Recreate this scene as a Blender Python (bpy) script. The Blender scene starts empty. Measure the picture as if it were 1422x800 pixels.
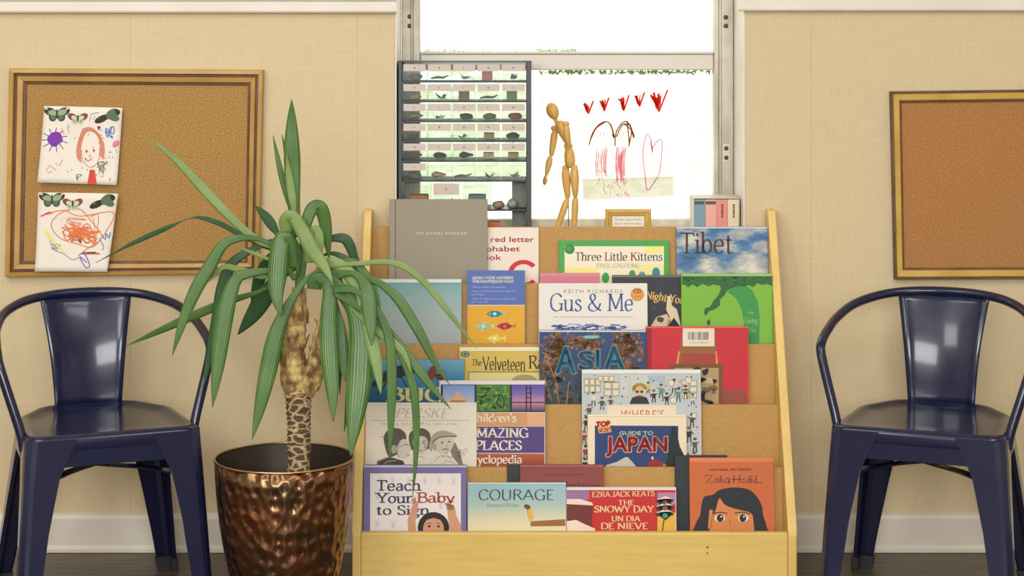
import bpy, bmesh, math, random
from mathutils import Vector, Matrix
random.seed(7)
SC = bpy.context.scene
COL = SC.collection
PI = math.pi
# ------------------------------------------------------------------ camera, sky, light, exposure
F = 2600.0            # focal length in pixels of the 1422 px wide frame
DW = 4.248            # camera to back wall
HC = 1.152            # camera height
HY = 60.0             # pixel row of the horizon (the lens is shifted down)
cam = bpy.data.cameras.new('camera'); camo = bpy.data.objects.new('camera', cam); COL.objects.link(camo)
camo.location = (0, -DW, HC); camo.rotation_euler = (PI / 2, 0, 0)
cam.sensor_width = 36; cam.lens = F / 1422 * 36; cam.shift_y = -(400 - HY) / 1422
cam.clip_end = 200
SC.camera = camo
SC.view_settings.view_transform = 'Standard'; SC.view_settings.look = 'None'
SC.view_settings.gamma = 1; SC.view_settings.use_curve_mapping = False
SC.view_settings.exposure = -0.15
SC.cycles.transparent_max_bounces = 40
SC.cycles.max_bounces = 8
W = bpy.data.worlds.new('sky'); SC.world = W; W.use_nodes = True
W.node_tree.nodes['Background'].inputs[0].default_value = (1.0, 1.0, 0.95, 1)
W.node_tree.nodes['Background'].inputs[1].default_value = 2.5
def area(name, loc, target, size, power, color=(1, 1, 1)):
    l = bpy.data.lights.new(name, 'AREA'); l.shape = 'RECTANGLE'; l.size, l.size_y = size
    l.energy = power; l.color = color
    o = bpy.data.objects.new(name, l); COL.objects.link(o); o.location = loc
    o.rotation_euler = (Vector(target) - Vector(loc)).to_track_quat('-Z', 'Y').to_euler()
    return o
LC = (0.985, 1.0, 1.0)
area('ceiling_lamp', (-2.0, -3.9, 2.42), (0, 0, 0.6), (1.1, 1.1), 43, LC)
area('ceiling_lamp', (1.2, -2.6, 2.55), (1.0, -2.4, 0), (1.4, 0.7), 27, LC)
area('ceiling_lamp', (-1.2, -1.9, 2.55), (-1.1, -1.8, 0), (1.4, 0.7), 20, LC)
area('rear_fill_light', (-0.1, -5.4, 1.6), (0.2, 0, 0.4), (2.6, 1.0), 138, LC)  # added fill panel behind the camera; the room has no window there

# ------------------------------------------------------------------ helpers
def s2l(v):
    v /= 255.0
    return v / 12.92 if v <= 0.04045 else ((v + 0.055) / 1.055) ** 2.4
def rgb(r, g, b): return (s2l(r), s2l(g), s2l(b), 1)
def P(px, py, Y):
    """world point seen at a pixel of the photograph, at depth Y (0 = back wall, negative towards the camera)"""
    D = DW + Y
    return Vector(((px - 711) * D / F, Y, HC - (py - HY) * D / F))
def link(o, parent=None):
    COL.objects.link(o)
    if parent: o.parent = parent
    return o
def obj(name, bm, mat, parent=None, smooth=False, loc=None, rot=None):
    me = bpy.data.meshes.new(name)
    bmesh.ops.recalc_face_normals(bm, faces=bm.faces)
    bm.to_mesh(me); bm.free()
    for m in (mat if isinstance(mat, (list, tuple)) else [mat]): me.materials.append(m)
    if smooth:
        for p in me.polygons: p.use_smooth = True
    o = bpy.data.objects.new(name, me); link(o, parent)
    if loc is not None: o.location = loc
    if rot is not None: o.rotation_euler = rot
    return o
def tag(o, label, cat, group=None, kind=None):
    o['label'] = label; o['category'] = cat
    if group: o['group'] = group
    if kind: o['kind'] = kind
    return o
def thing(name, label, cat, loc=(0, 0, 0), rot=(0, 0, 0), group=None):
    o = bpy.data.objects.new(name, None); COL.objects.link(o)
    o.empty_display_size = .05; o.location = loc; o.rotation_euler = rot
    return tag(o, label, cat, group)
def struct(o): o['kind'] = 'structure'; return o
def BM(): return bmesh.new()
def box(bm, x0, x1, y0, y1, z0, z1, bev=0.0, seg=2, mi=0):
    vs = [bm.verts.new((x, y, z)) for x in (x0, x1) for y in (y0, y1) for z in (z0, z1)]
    fs = [bm.faces.new([vs[i] for i in q]) for q in ((0, 1, 3, 2), (4, 6, 7, 5), (0, 4, 5, 1), (2, 3, 7, 6), (0, 2, 6, 4), (1, 5, 7, 3))]
    for f in fs: f.material_index = mi
    if bev > 0:
        es = list({e for f in fs for e in f.edges})
        bmesh.ops.bevel(bm, geom=es, offset=bev, segments=seg, affect='EDGES', profile=.5)
    return vs
def prism(bm, pts, axis, a0, a1, bev=0.0):
    """extrude a 2D polygon along an axis: 'x' pts=(y,z), 'y' pts=(x,z), 'z' pts=(x,y)"""
    mk = {'x': lambda p, a: (a, p[0], p[1]), 'y': lambda p, a: (p[0], a, p[1]), 'z': lambda p, a: (p[0], p[1], a)}[axis]
    A = [bm.verts.new(mk(p, a0)) for p in pts]; B = [bm.verts.new(mk(p, a1)) for p in pts]
    n = len(pts); fs = [bm.faces.new(A), bm.faces.new(B[::-1])]
    for i in range(n): fs.append(bm.faces.new((A[i], A[(i + 1) % n], B[(i + 1) % n], B[i])))
    if bev > 0:
        es = list({e for f in fs for e in f.edges})
        bmesh.ops.bevel(bm, geom=es, offset=bev, segments=2, affect='EDGES', profile=.5)
def loft(bm, rings, close=True, cap0=False, cap1=False):
    R = [[bm.verts.new(p) for p in r] for r in rings]
    for a, b in zip(R, R[1:]):
        n = len(a)
        for i in range(n if close else n - 1):
            bm.faces.new((a[i], a[(i + 1) % n], b[(i + 1) % n], b[i]))
    if cap0: bm.faces.new(R[0][::-1])
    if cap1: bm.faces.new(R[-1])
    return R
def crom(pts, n=6):
    """Catmull-Rom through tuples of any length"""
    out = []; k = len(pts)
    for i in range(k - 1):
        p0 = pts[max(i - 1, 0)]; p1 = pts[i]; p2 = pts[i + 1]; p3 = pts[min(i + 2, k - 1)]
        for j in range(n):
            t = j / n
            out.append(tuple(.5 * (2 * b + (c - a) * t + (2 * a - 5 * b + 4 * c - d) * t * t + (3 * b - a - 3 * c + d) * t ** 3)
                             for a, b, c, d in zip(p0, p1, p2, p3)))
    out.append(tuple(pts[-1])); return out
def tube(bm, pts, rad, n=10, caps=True):
    """tube through points; rad a number or one per point"""
    pts = [Vector(p) for p in pts]; k = len(pts)
    rads = rad if isinstance(rad, (list, tuple)) else [rad] * k
    up = None; rings = []
    for i, p in enumerate(pts):
        t = (pts[min(i + 1, k - 1)] - pts[max(i - 1, 0)]).normalized()
        if up is None:
            up = Vector((0, 0, 1)) if abs(t.z) < .9 else Vector((0, 1, 0))
        a = t.cross(up).normalized(); b = a.cross(t).normalized(); up = b
        rings.append([p + (a * math.cos(2 * PI * j / n) + b * math.sin(2 * PI * j / n)) * rads[i] for j in range(n)])
    loft(bm, rings, True, caps, caps)
def lathe(bm, prof, n=48, M=None):
    """prof = [(r, z)...]"""
    rings = []
    for r, z in prof:
        rings.append([Vector((r * math.cos(2 * PI * j / n), r * math.sin(2 * PI * j / n), z)) for j in range(n)])
    if M: rings = [[M @ v for v in r] for r in rings]
    loft(bm, rings, True, True, True)
def bone(bm, a, b, prof, n=14, flat=1.0):
    """turned piece along a->b; prof=[(t, r)]"""
    a = Vector(a); b = Vector(b); d = b - a; L = d.length
    q = d.to_track_quat('Z', 'Y').to_matrix()
    rings = []
    for t, r in prof:
        rings.append([a + q @ Vector((r * math.cos(2 * PI * j / n), r * flat * math.sin(2 * PI * j / n), t * L)) for j in range(n)])
    loft(bm, rings, True, True, True)
def ngon_round(pts, rads, seg=5):
    out = []; n = len(pts)
    for i in range(n):
        p = Vector(pts[i]); a = Vector(pts[i - 1]); b = Vector(pts[(i + 1) % n])
        r = rads[i] if isinstance(rads, (list, tuple)) else rads
        da = (a - p).normalized(); db = (b - p).normalized()
        ang = da.angle(db); L = min(r / math.tan(ang / 2), .49 * (a - p).length, .49 * (b - p).length)
        s, e = p + da * L, p + db * L
        for k in range(seg + 1):
            t = k / seg
            out.append(tuple((1 - t) ** 2 * s + 2 * t * (1 - t) * p + t * t * e))
    return out

# ------------------------------------------------------------------ materials
def mat(name, color=(.8, .8, .8, 1), rough=.6, metal=0.0, spec=.5, coat=0.0):
    m = bpy.data.materials.new(name); m.use_nodes = True
    b = m.node_tree.nodes['Principled BSDF']
    b.inputs['Base Color'].default_value = color; b.inputs['Roughness'].default_value = rough
    b.inputs['Metallic'].default_value = metal; b.inputs['Specular IOR Level'].default_value = spec
    b.inputs['Coat Weight'].default_value = coat; b.inputs['Coat Roughness'].default_value = .09
    return m
def nd(m, t, **kw):
    n = m.node_tree.nodes.new(t)
    for k, v in kw.items():
        if hasattr(n, k): setattr(n, k, v)
        else: n.inputs[k].default_value = v
    return n
def lk(m, a, ao, b, bi): m.node_tree.links.new(a.outputs[ao], b.inputs[bi])
def noisy(name, c1, c2, scale=(1, 1, 1), nscale=8, detail=4, rough=.6, bump=0.0, lo=.35, hi=.65, bumpscale=None, spec=.4, metal=0.0, coord='Object', coat=0.0, dist=.002):
    m = mat(name, c1, rough, metal, spec, coat); b = m.node_tree.nodes['Principled BSDF']
    tc = nd(m, 'ShaderNodeTexCoord'); mp = nd(m, 'ShaderNodeMapping'); mp.inputs['Scale'].default_value = scale
    no = nd(m, 'ShaderNodeTexNoise'); no.inputs['Scale'].default_value = nscale; no.inputs['Detail'].default_value = detail
    cr = nd(m, 'ShaderNodeValToRGB'); e = cr.color_ramp.elements
    e[0].position = lo; e[0].color = c1; e[1].position = hi; e[1].color = c2
    lk(m, tc, coord, mp, 'Vector'); lk(m, mp, 'Vector', no, 'Vector'); lk(m, no, 'Fac', cr, 'Fac'); lk(m, cr, 'Color', b, 'Base Color')
    if bump:
        bn = nd(m, 'ShaderNodeBump'); bn.inputs['Strength'].default_value = bump; bn.inputs['Distance'].default_value = dist
        if bumpscale:
            n2 = nd(m, 'ShaderNodeTexNoise'); n2.inputs['Scale'].default_value = bumpscale; n2.inputs['Detail'].default_value = 3
            lk(m, mp, 'Vector', n2, 'Vector'); lk(m, n2, 'Fac', bn, 'Height')
        else: lk(m, no, 'Fac', bn, 'Height')
        lk(m, bn, 'Normal', b, 'Normal')
    return m
def translucent(name, color, clear, gloss=.06, rough=.05, diff=None):
    """clear plastic / glass: mostly see-through, with a gloss coat and an optional milky part"""
    m = bpy.data.materials.new(name); m.use_nodes = True; N = m.node_tree.nodes
    for n in list(N):
        if n.type != 'OUTPUT_MATERIAL': N.remove(n)
    out = N[0]
    tr = nd(m, 'ShaderNodeBsdfTransparent'); tr.inputs[0].default_value = color
    gl = nd(m, 'ShaderNodeBsdfGlossy'); gl.inputs['Roughness'].default_value = rough
    mx = nd(m, 'ShaderNodeMixShader'); mx.inputs[0].default_value = gloss
    lk(m, tr, 0, mx, 1); lk(m, gl, 0, mx, 2); last = mx
    if diff:
        d = nd(m, 'ShaderNodeBsdfTranslucent'); d.inputs[0].default_value = diff
        d2 = nd(m, 'ShaderNodeBsdfDiffuse'); d2.inputs[0].default_value = diff
        ad = nd(m, 'ShaderNodeMixShader'); ad.inputs[0].default_value = .5; lk(m, d, 0, ad, 1); lk(m, d2, 0, ad, 2)
        m2 = nd(m, 'ShaderNodeMixShader'); m2.inputs[0].default_value = 1 - clear
        lk(m, mx, 0, m2, 1); lk(m, ad, 0, m2, 2); last = m2
    lk(m, last, 0, out, 0)
    return m
M = {}
def mk_wall():
    m = mat('linen_wallpaper', rgb(226, 204, 160), .85, 0, .2); b = m.node_tree.nodes['Principled BSDF']
    tc = nd(m, 'ShaderNodeTexCoord')
    hs = []
    for sc in ((420, 420, 12), (14, 14, 420)):
        mp = nd(m, 'ShaderNodeMapping'); mp.inputs['Scale'].default_value = sc
        no = nd(m, 'ShaderNodeTexNoise'); no.inputs['Scale'].default_value = 1.0; no.inputs['Detail'].default_value = 2
        lk(m, tc, 'Object', mp, 'Vector'); lk(m, mp, 'Vector', no, 'Vector'); hs.append(no)
    ad = nd(m, 'ShaderNodeMath', operation='ADD'); lk(m, hs[0], 'Fac', ad, 0); lk(m, hs[1], 'Fac', ad, 1)
    mr = nd(m, 'ShaderNodeMapRange'); mr.inputs['From Min'].default_value = .7; mr.inputs['From Max'].default_value = 1.3
    lk(m, ad, 0, mr, 'Value')
    mx = nd(m, 'ShaderNodeMix', data_type='RGBA')
    mx.inputs[6].default_value = rgb(206, 185, 148); mx.inputs[7].default_value = rgb(215, 195, 158)
    lk(m, mr, 'Result', mx, 0)
    # faint vertical paper joints
    sx = nd(m, 'ShaderNodeSeparateXYZ'); lk(m, tc, 'Object', sx, 0)
    a = nd(m, 'ShaderNodeMath', operation='ADD'); a.inputs[1].default_value = 5 * .515 - .678; lk(m, sx, 'X', a, 0)
    mo = nd(m, 'ShaderNodeMath', operation='MODULO'); mo.inputs[1].default_value = .515; lk(m, a, 0, mo, 0)
    lt = nd(m, 'ShaderNodeMath', operation='LESS_THAN'); lt.inputs[1].default_value = .0016; lk(m, mo, 0, lt, 0)
    ml = nd(m, 'ShaderNodeMath', operation='MULTIPLY'); ml.inputs[1].default_value = .35; lk(m, lt, 0, ml, 0)
    m3 = nd(m, 'ShaderNodeMix', data_type='RGBA'); m3.inputs[7].default_value = rgb(168, 140, 96)
    lk(m, ml, 0, m3, 0); lk(m, mx, 2, m3, 6); lk(m, m3, 2, b, 'Base Color')
    bn = nd(m, 'ShaderNodeBump'); bn.inputs['Strength'].default_value = .15; bn.inputs['Distance'].default_value = .001
    lk(m, ad, 0, bn, 'Height'); lk(m, bn, 'Normal', b, 'Normal')
    return m
M['wall'] = mk_wall()
M['plaster'] = mat('room_paint', rgb(218, 212, 200), .9, 0, .2)
M['ceil'] = mat('ceiling_paint', rgb(232, 229, 222), .9, 0, .2)
M['trim'] = noisy('trim_paint', rgb(222, 211, 196), rgb(228, 219, 205), nscale=6, rough=.45)
M['floor'] = noisy('dark_oak_floor', rgb(80, 71, 58), rgb(104, 94, 78), scale=(1.2, 14, 1), nscale=5, detail=5, rough=.42, bump=.08)
M['jamb'] = noisy('weathered_aluminium', rgb(176, 168, 150), rgb(208, 201, 184), scale=(1, 1, .5), nscale=24, rough=.5, metal=.25)
M['rail'] = mat('pale_aluminium', rgb(205, 197, 184), .5, .2)
M['bolt'] = mat('bolt_metal', rgb(96, 84, 62), .5, .6)
M['glass'] = translucent('window_glass', (.97, .99, .97, 1), 1, .025)
M['maple'] = noisy('maple_veneer', rgb(214, 178, 96), rgb(223, 190, 112), scale=(1.5, 1.5, 22), nscale=4, detail=5, rough=.42, lo=.3, hi=.7)
M['maple_side'] = noisy('maple_edge', rgb(220, 184, 104), rgb(228, 194, 118), scale=(8, 8, 1.5), nscale=4, detail=4, rough=.42)
M['panel'] = noisy('hardboard', rgb(178, 134, 70), rgb(187, 143, 80), scale=(6, 6, 6), nscale=30, detail=4, rough=.6)
M['cork'] = noisy('cork', rgb(146, 106, 52), rgb(190, 148, 88), nscale=330, detail=3, rough=.9, bump=.3, lo=.34, hi=.68)
M['cork2'] = noisy('cork_reddish', rgb(150, 98, 52), rgb(190, 136, 82), nscale=330, detail=3, rough=.9, bump=.3, lo=.34, hi=.68)
M['gold'] = noisy('gilt_wood', rgb(176, 132, 62), rgb(196, 152, 80), scale=(1, 1, 1), nscale=9, rough=.42, spec=.5)
M['gold_dk'] = noisy('brown_wood', rgb(92, 60, 44), rgb(112, 78, 54), nscale=20, rough=.5)
M['gold_y'] = noisy('yellow_gilt', rgb(190, 150, 62), rgb(205, 166, 80), nscale=14, rough=.42)
M['navy'] = mat('navy_enamel', rgb(20, 24, 54), .27, 0, .35, .45)
M['rubber'] = mat('black_rubber', rgb(48, 47, 50), .7)
M['paper'] = noisy('white_paper', rgb(232, 220, 206), rgb(238, 227, 214), nscale=12, rough=.8)
M['pages'] = noisy('page_block', rgb(218, 205, 182), rgb(238, 228, 208), scale=(1, 160, 1), nscale=5, rough=.85)
M['soil'] = noisy('potting_soil', rgb(40, 32, 26), rgb(66, 52, 40), nscale=60, rough=.95, bump=.6, dist=.01)
M['black_plastic'] = mat('black_plastic', rgb(50, 54, 60), .42)
M['grey_plastic'] = mat('grey_plastic', rgb(120, 122, 112), .5)
M['clear'] = translucent('clear_plastic', (.93, .95, .93, 1), 0.92, .02, .12, diff=(.6, .62, .56, 1))
M['clear2'] = translucent('milky_plastic', (.95, .98, .95, 1), .8, .06, diff=(.82, .86, .8, 1))
M['card'] = mat('label_card', rgb(206, 190, 180), .8)
M['bamboo'] = noisy('manikin_wood', rgb(204, 156, 78), rgb(220, 176, 100), scale=(30, 30, 4), nscale=3, rough=.45)
M['steel'] = mat('steel_rod', rgb(150, 150, 140), .35, .7)
def bark():
    m = mat('yucca_bark', rgb(86, 66, 50), .9, 0, .2); b_ = m.node_tree.nodes['Principled BSDF']
    tc = nd(m, 'ShaderNodeTexCoord'); mp_ = nd(m, 'ShaderNodeMapping'); mp_.inputs['Scale'].default_value = (1, 1, 2.0)
    no = nd(m, 'ShaderNodeTexNoise'); no.inputs['Scale'].default_value = 50
    va = nd(m, 'ShaderNodeVectorMath', operation='MULTIPLY_ADD'); va.inputs[1].default_value = (.012, .012, .02)
    vo = nd(m, 'ShaderNodeTexVoronoi'); vo.feature = 'DISTANCE_TO_EDGE'; vo.inputs['Scale'].default_value = 42
    cr = nd(m, 'ShaderNodeValToRGB'); e = cr.color_ramp.elements
    e[0].position, e[0].color, e[1].position, e[1].color = .03, rgb(188, 162, 122), .16, rgb(92, 70, 54)
    bn = nd(m, 'ShaderNodeBump'); bn.inputs['Strength'].default_value = .6; bn.inputs['Distance'].default_value = .004; bn.invert = True
    lk(m, tc, 'Object', mp_, 0); lk(m, tc, 'Object', no, 0); lk(m, no, 'Color', va, 0); lk(m, mp_, 0, va, 2); lk(m, va, 0, vo, 'Vector')
    lk(m, vo, 'Distance', cr, 0); lk(m, cr, 0, b_, 'Base Color'); lk(m, vo, 'Distance', bn, 'Height'); lk(m, bn, 0, b_, 'Normal'); return m
M['bark'] = bark()
M['husk'] = noisy('dry_leaf_base', rgb(112, 80, 46), rgb(206, 176, 112), scale=(2, 2, 1), nscale=32, detail=3, rough=.8, bump=.3)
def art_mat(name, rough=.55, trans=0.0, spec=.3):
    m = mat(name, (1, 1, 1, 1), rough, 0, spec); b = m.node_tree.nodes['Principled BSDF']
    a = nd(m, 'ShaderNodeAttribute', attribute_name='Col'); lk(m, a, 'Color', b, 'Base Color')
    if trans:
        t = nd(m, 'ShaderNodeBsdfTranslucent'); lk(m, a, 'Color', t, 'Color')
        x = nd(m, 'ShaderNodeMixShader'); x.inputs[0].default_value = trans
        lk(m, b, 0, x, 1); lk(m, t, 0, x, 2); lk(m, x, 0, m.node_tree.nodes['Material Output'], 0)
    return m
M['art'] = art_mat('printed_ink')
def wax():
    m = art_mat('crayon_on_glass', .7); a_ = [n for n in m.node_tree.nodes if n.type == 'ATTRIBUTE'][0]
    t = nd(m, 'ShaderNodeBsdfTransparent'); lk(m, a_, 'Color', t, 0)
    x = nd(m, 'ShaderNodeMixShader'); x.inputs[0].default_value = .58
    lk(m, m.node_tree.nodes['Principled BSDF'], 0, x, 1); lk(m, t, 0, x, 2); lk(m, x, 0, m.node_tree.nodes['Material Output'], 0)
    return m
M['crayon'] = wax()
# ------------------------------------------------------------------ drawing on flat things: lettering and pictures
GL = {}
for _l in r"""A 82|3,0 41,100|41,100 79,0|17,34 65,34n
B 66|12,0 12,100|c12,98 40,98 55,88 55,68 40,54 12,54|c12,54 44,54 62,40 62,16 44,2 12,2
C 76|c72,78 58,96 36,99 14,82 6,50 14,16 36,1 58,4 73,24
D 80|12,0 12,100|c12,98 44,97 72,78 76,50 72,22 44,3 12,2
E 60|12,0 12,100|12,97 55,97v|12,52 44,52n|12,3 57,3v
F 56|12,0 12,100|12,97 54,97v|12,52 44,52n
G 82|c74,80 58,97 36,99 14,82 6,50 14,16 36,1 58,4 73,20|73,2 73,42n|56,42 84,42n
H 82|12,0 12,100|70,0 70,100|12,52 70,52n
I 28|14,0 14,100
J 42|28,100 28,18|c28,20 24,3 10,0 2,12
K 76|12,0 12,100|12,44 62,100|30,62 70,0
L 56|12,0 12,100|12,3 52,3v
M 100|12,0 14,100|14,100 50,12n|50,12 86,100n|86,100 88,0
N 86|12,0 12,100|12,100 73,0n|73,0 73,100
O 84|o42,50,37,49
P 62|12,0 12,100|c12,98 42,98 59,86 59,70 42,50 12,50
Q 84|o42,50,37,49|48,14 78,-14n
R 72|12,0 12,100|c12,98 42,98 58,87 58,72 42,53 12,53|36,53 70,0
S 58|c51,78 40,97 22,97 9,82 14,62 32,52 49,38 51,20 38,3 18,3 5,24
T 72|36,0 36,100|3,97 69,97v
U 80|12,100 12,30|c12,34 17,9 40,1 63,9 68,34|68,30 68,100
V 78|3,100 39,0n|39,0 75,100
W 112|3,100 31,0n|31,0 56,92n|56,92 82,0n|82,0 109,100
X 74|4,0 70,100|4,100 70,0
Y 74|3,100 37,46|71,100 37,46|37,48 37,0
Z 68|6,97 62,97n|62,97 6,3n|6,3 64,3n
a 52|c8,54 22,66 37,61 42,44|42,46 42,4n|c42,38 14,34 5,18 16,2 32,6 42,20|42,4 50,2n
b 58|10,2 10,104|o31,33,21,32
c 48|c44,52 30,66 12,56 5,32 14,8 30,1 45,14
d 60|49,0 49,104|o28,33,22,32
e 54|6,36 48,36n|c48,36 42,60 26,66 10,56 5,32 12,8 28,1 48,14
f 36|14,0 14,80|c14,78 18,100 32,104 40,94|2,64 32,64n
g 56|o25,44,19,21|c14,26 8,12 26,6 44,-2 48,-20 24,-34 5,-24 10,-6 22,4|42,58 54,64n
h 62|10,0 10,104|c10,44 26,66 44,62 49,44|49,46 49,0
i 24|12,0 12,66|d12,90
j 24|14,66 14,-14|c14,-12 8,-32 -4,-28|d14,90
k 56|10,0 10,104|10,28 46,66|22,40 52,0
l 24|12,0 12,104
m 92|10,0 10,66|c10,44 24,66 40,62 45,44|45,46 45,0|c45,44 60,66 74,62 80,44|80,46 80,0
n 62|10,0 10,66|c10,44 26,66 44,62 49,44|49,46 49,0
o 56|o28,33,23,32
p 60|10,-34 10,66|o32,33,21,32
q 60|49,-34 49,66|o28,33,22,32
r 42|10,0 10,66|c10,40 20,60 32,66 40,58
s 42|c38,53 26,66 12,62 8,48 22,36 36,25 37,11 24,0 10,2 3,14
t 36|c14,86 14,30 16,6 24,1 36,8|2,64 32,64n
u 62|10,66 10,22|c10,24 14,4 28,1 44,10 49,24|49,66 49,0
v 54|3,66 27,0n|27,0 51,66
w 78|3,66 22,0n|22,0 40,60n|40,60 58,0n|58,0 76,66
x 50|4,66 46,0|46,66 4,0
y 54|3,66 28,2|51,66 28,2n|c28,2 16,-30 4,-26
z 46|4,64 42,64n|42,64 4,2n|4,2 44,2n
& 86|c80,46 66,14 38,0 12,8 8,30 28,52 46,72 42,94 26,97 16,80 28,54 54,20 84,2
' 16|8,104 8,80n
. 18|d8,5
- 34|4,36 30,36n
0 56|o28,50,22,48
1 30|16,0 16,100
7 54|4,97 50,97n|50,97 20,0n
9 56|o28,68,20,30|c48,68 46,30 30,4 14,0""".split('\n'):
    _p = _l.split('|'); _ch, _w = _p[0].split(' ')
    GL[_ch] = (float(_w), _p[1:])
class Art:
    """flat coloured shapes; to3 maps (px, py, layer) of the photograph to a point on the surface"""
    def __init__(s, to3): s.to3 = to3; s.v = []; s.f = []; s.c = []; s.z = 0
    def up(s): s.z += 1; return s
    def poly(s, pts, col, raw=False):
        b = len(s.v)
        for p in pts: s.v.append(s.to3(p[0], p[1], s.z))
        s.f.append(tuple(range(b, b + len(pts)))); s.c.append(col); return s
    def tris(s, pts, faces, col):
        b = len(s.v)
        for p in pts: s.v.append(s.to3(p[0], p[1], s.z))
        for f in faces: s.f.append(tuple(b + i for i in f)); s.c.append(col)
    def spoly(s, pts, col, n=4):
        k = len(pts); q = crom(list(pts[-2:]) + list(pts) + list(pts[:2]), n)
        return s.poly(q[2 * n:(2 + k) * n], col)
    def rect(s, x0, y0, x1, y1, col): return s.poly([(x0, y0), (x1, y0), (x1, y1), (x0, y1)], col)
    def grad(s, x0, y0, x1, y1, cols, n=16):
        for i in range(n):
            t = (i + .5) / n * (len(cols) - 1); k = min(int(t), len(cols) - 2); t -= k
            c = tuple(a + (b - a) * t for a, b in zip(cols[k], cols[k + 1]))
            s.rect(x0, y0 + (y1 - y0) * i / n, x1, y0 + (y1 - y0) * (i + 1) / n, c)
        return s
    def ell(s, cx, cy, rx, ry, col, rot=0, n=22, a0=0, a1=360):
        r = math.radians(rot); pts = []
        full = abs(a1 - a0) >= 360
        for i in range(n if full else n + 1):
            a = math.radians(a0 + (a1 - a0) * i / n); x, y = rx * math.cos(a), ry * math.sin(a)
            pts.append((cx + x * math.cos(r) - y * math.sin(r), cy + x * math.sin(r) + y * math.cos(r)))
        return s.poly(pts, col)
    def blob(s, cx, cy, rx, ry, col, seed=0, j=.25, n=18):
        R = random.Random(seed); k = [1 + R.uniform(-j, j) for _ in range(n)]
        return s.poly([(cx + rx * k[i] * math.cos(2 * PI * i / n), cy + ry * k[i] * math.sin(2 * PI * i / n)) for i in range(n)], col)
    def stroke(s, pts, w, col, smooth=True, taper=False):
        """a line of constant width (w) in pixels"""
        if smooth and len(pts) > 2: pts = crom(pts, 5)
        n = len(pts); L, R = [], []
        for i, p in enumerate(pts):
            a = pts[max(i - 1, 0)]; c = pts[min(i + 1, n - 1)]
            dx, dy = c[0] - a[0], c[1] - a[1]; d = math.hypot(dx, dy) or 1
            h = w / 2 * (math.sin(PI * (i + .3) / (n - .4)) if taper else 1)
            L.append((p[0] - dy / d * h, p[1] + dx / d * h)); R.append((p[0] + dy / d * h, p[1] - dx / d * h))
        s.tris(L + R, [(i, i + 1, n + i + 1, n + i) for i in range(n - 1)], col); return s
    # -------- lettering drawn with a broad nib
    def serif(s, txt, x0, y, x1, cap, col, thick=15, thin=4.5, ser=20, nib=18, slab=5, slant=0, rise=0, sp=6, cols=None, outline=None):
        """txt from x0 to x1 on baseline y with capitals cap px tall; cols = colour per character index"""
        tot = sum(GL[c][0] + sp if c in GL else 34 for c in txt)
        k = cap / 100.0; kx = (x1 - x0) / tot; pen = 0.0
        if outline:
            s.serif(txt, x0, y, x1, cap, outline[0], thick + outline[1], thin + outline[1], ser + outline[1], nib, slab + outline[1], slant, rise, sp); s.up()
        for idx, ch in enumerate(txt):
            if ch not in GL: pen += 34; continue
            w, strokes = GL[ch]; c = cols.get(idx, col) if cols else col
            def T(q):
                X = pen + sp / 2 + q[0] + q[1] * slant
                return (x0 + X * kx, y - q[1] * k + rise * X / tot)
            for st in strokes:
                flag = st[-1] if st[-1] in 'nv' else ''
                body = st[:-1] if flag else st
                if body[0] == 'd':
                    q = [float(t) for t in body[1:].split(',')]; r = thick * .58
                    s.poly([T((q[0] + r * math.cos(2 * PI * i / 12), q[1] + r * math.sin(2 * PI * i / 12))) for i in range(12)], c); continue
                if body[0] == 'o':
                    cx, cy, rx, ry = [float(t) for t in body[1:].split(',')]
                    pts = [(cx + rx * math.cos(2 * PI * i / 28), cy + ry * math.sin(2 * PI * i / 28)) for i in range(29)]; curve = True; ring = True
                else:
                    curve = body[0] == 'c'; ring = False
                    pts = [tuple(float(t) for t in q.split(',')) for q in (body[1:] if curve else body).split(' ')]
                    if curve: pts = crom(pts, 5)
                n = len(pts); L, R = [], []
                for i, p in enumerate(pts):
                    if ring: a, d = pts[(i - 1) % (n - 1)], pts[(i + 1) % (n - 1)]
                    else: a, d = pts[max(i - 1, 0)], pts[min(i + 1, n - 1)]
                    dx, dy = d[0] - a[0], d[1] - a[1]; l = math.hypot(dx, dy) or 1
                    wd = (thin + (thick - thin) * abs(math.sin(math.atan2(dy, dx) - math.radians(nib)))) / 2
                    L.append(T((p[0] - dy / l * wd, p[1] + dx / l * wd))); R.append(T((p[0] + dy / l * wd, p[1] - dx / l * wd)))
                s.tris(L + R, [(i, i + 1, n + i + 1, n + i) for i in range(n - 1)], c)
                if ser and not curve and flag != 'n':
                    for e, o in ((pts[0], pts[-1]), (pts[-1], pts[0])):
                        if flag == 'v':
                            if e is pts[-1]:
                                sg = 1 if e[1] < 50 else -1
                                s.poly([T((e[0] - slab, e[1])), T((e[0] + slab * .4, e[1] + sg * ser)), T((e[0] + slab, e[1] + sg * ser)), T((e[0] + slab, e[1] - sg * thin / 2)), T((e[0] - slab, e[1] - sg * thin / 2))], c)
                            continue
                        if abs(o[1] - e[1]) < 20 or not any(abs(e[1] - h) < 5 for h in (0, 66, 100, 104, -34)): continue
                        top = e[1] > o[1]; h = slab if not top else -slab
                        l0 = thick / 2 + ser * .55; r0 = thick / 2 + ser * .55
                        if top and e[1] in (66, 104): r0 = thick / 2
                        s.poly([T((e[0] - l0, e[1])), T((e[0] + r0, e[1])), T((e[0] + r0, e[1] + h)), T((e[0] - l0, e[1] + h))], c)
            pen += w + sp
        return s
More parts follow.
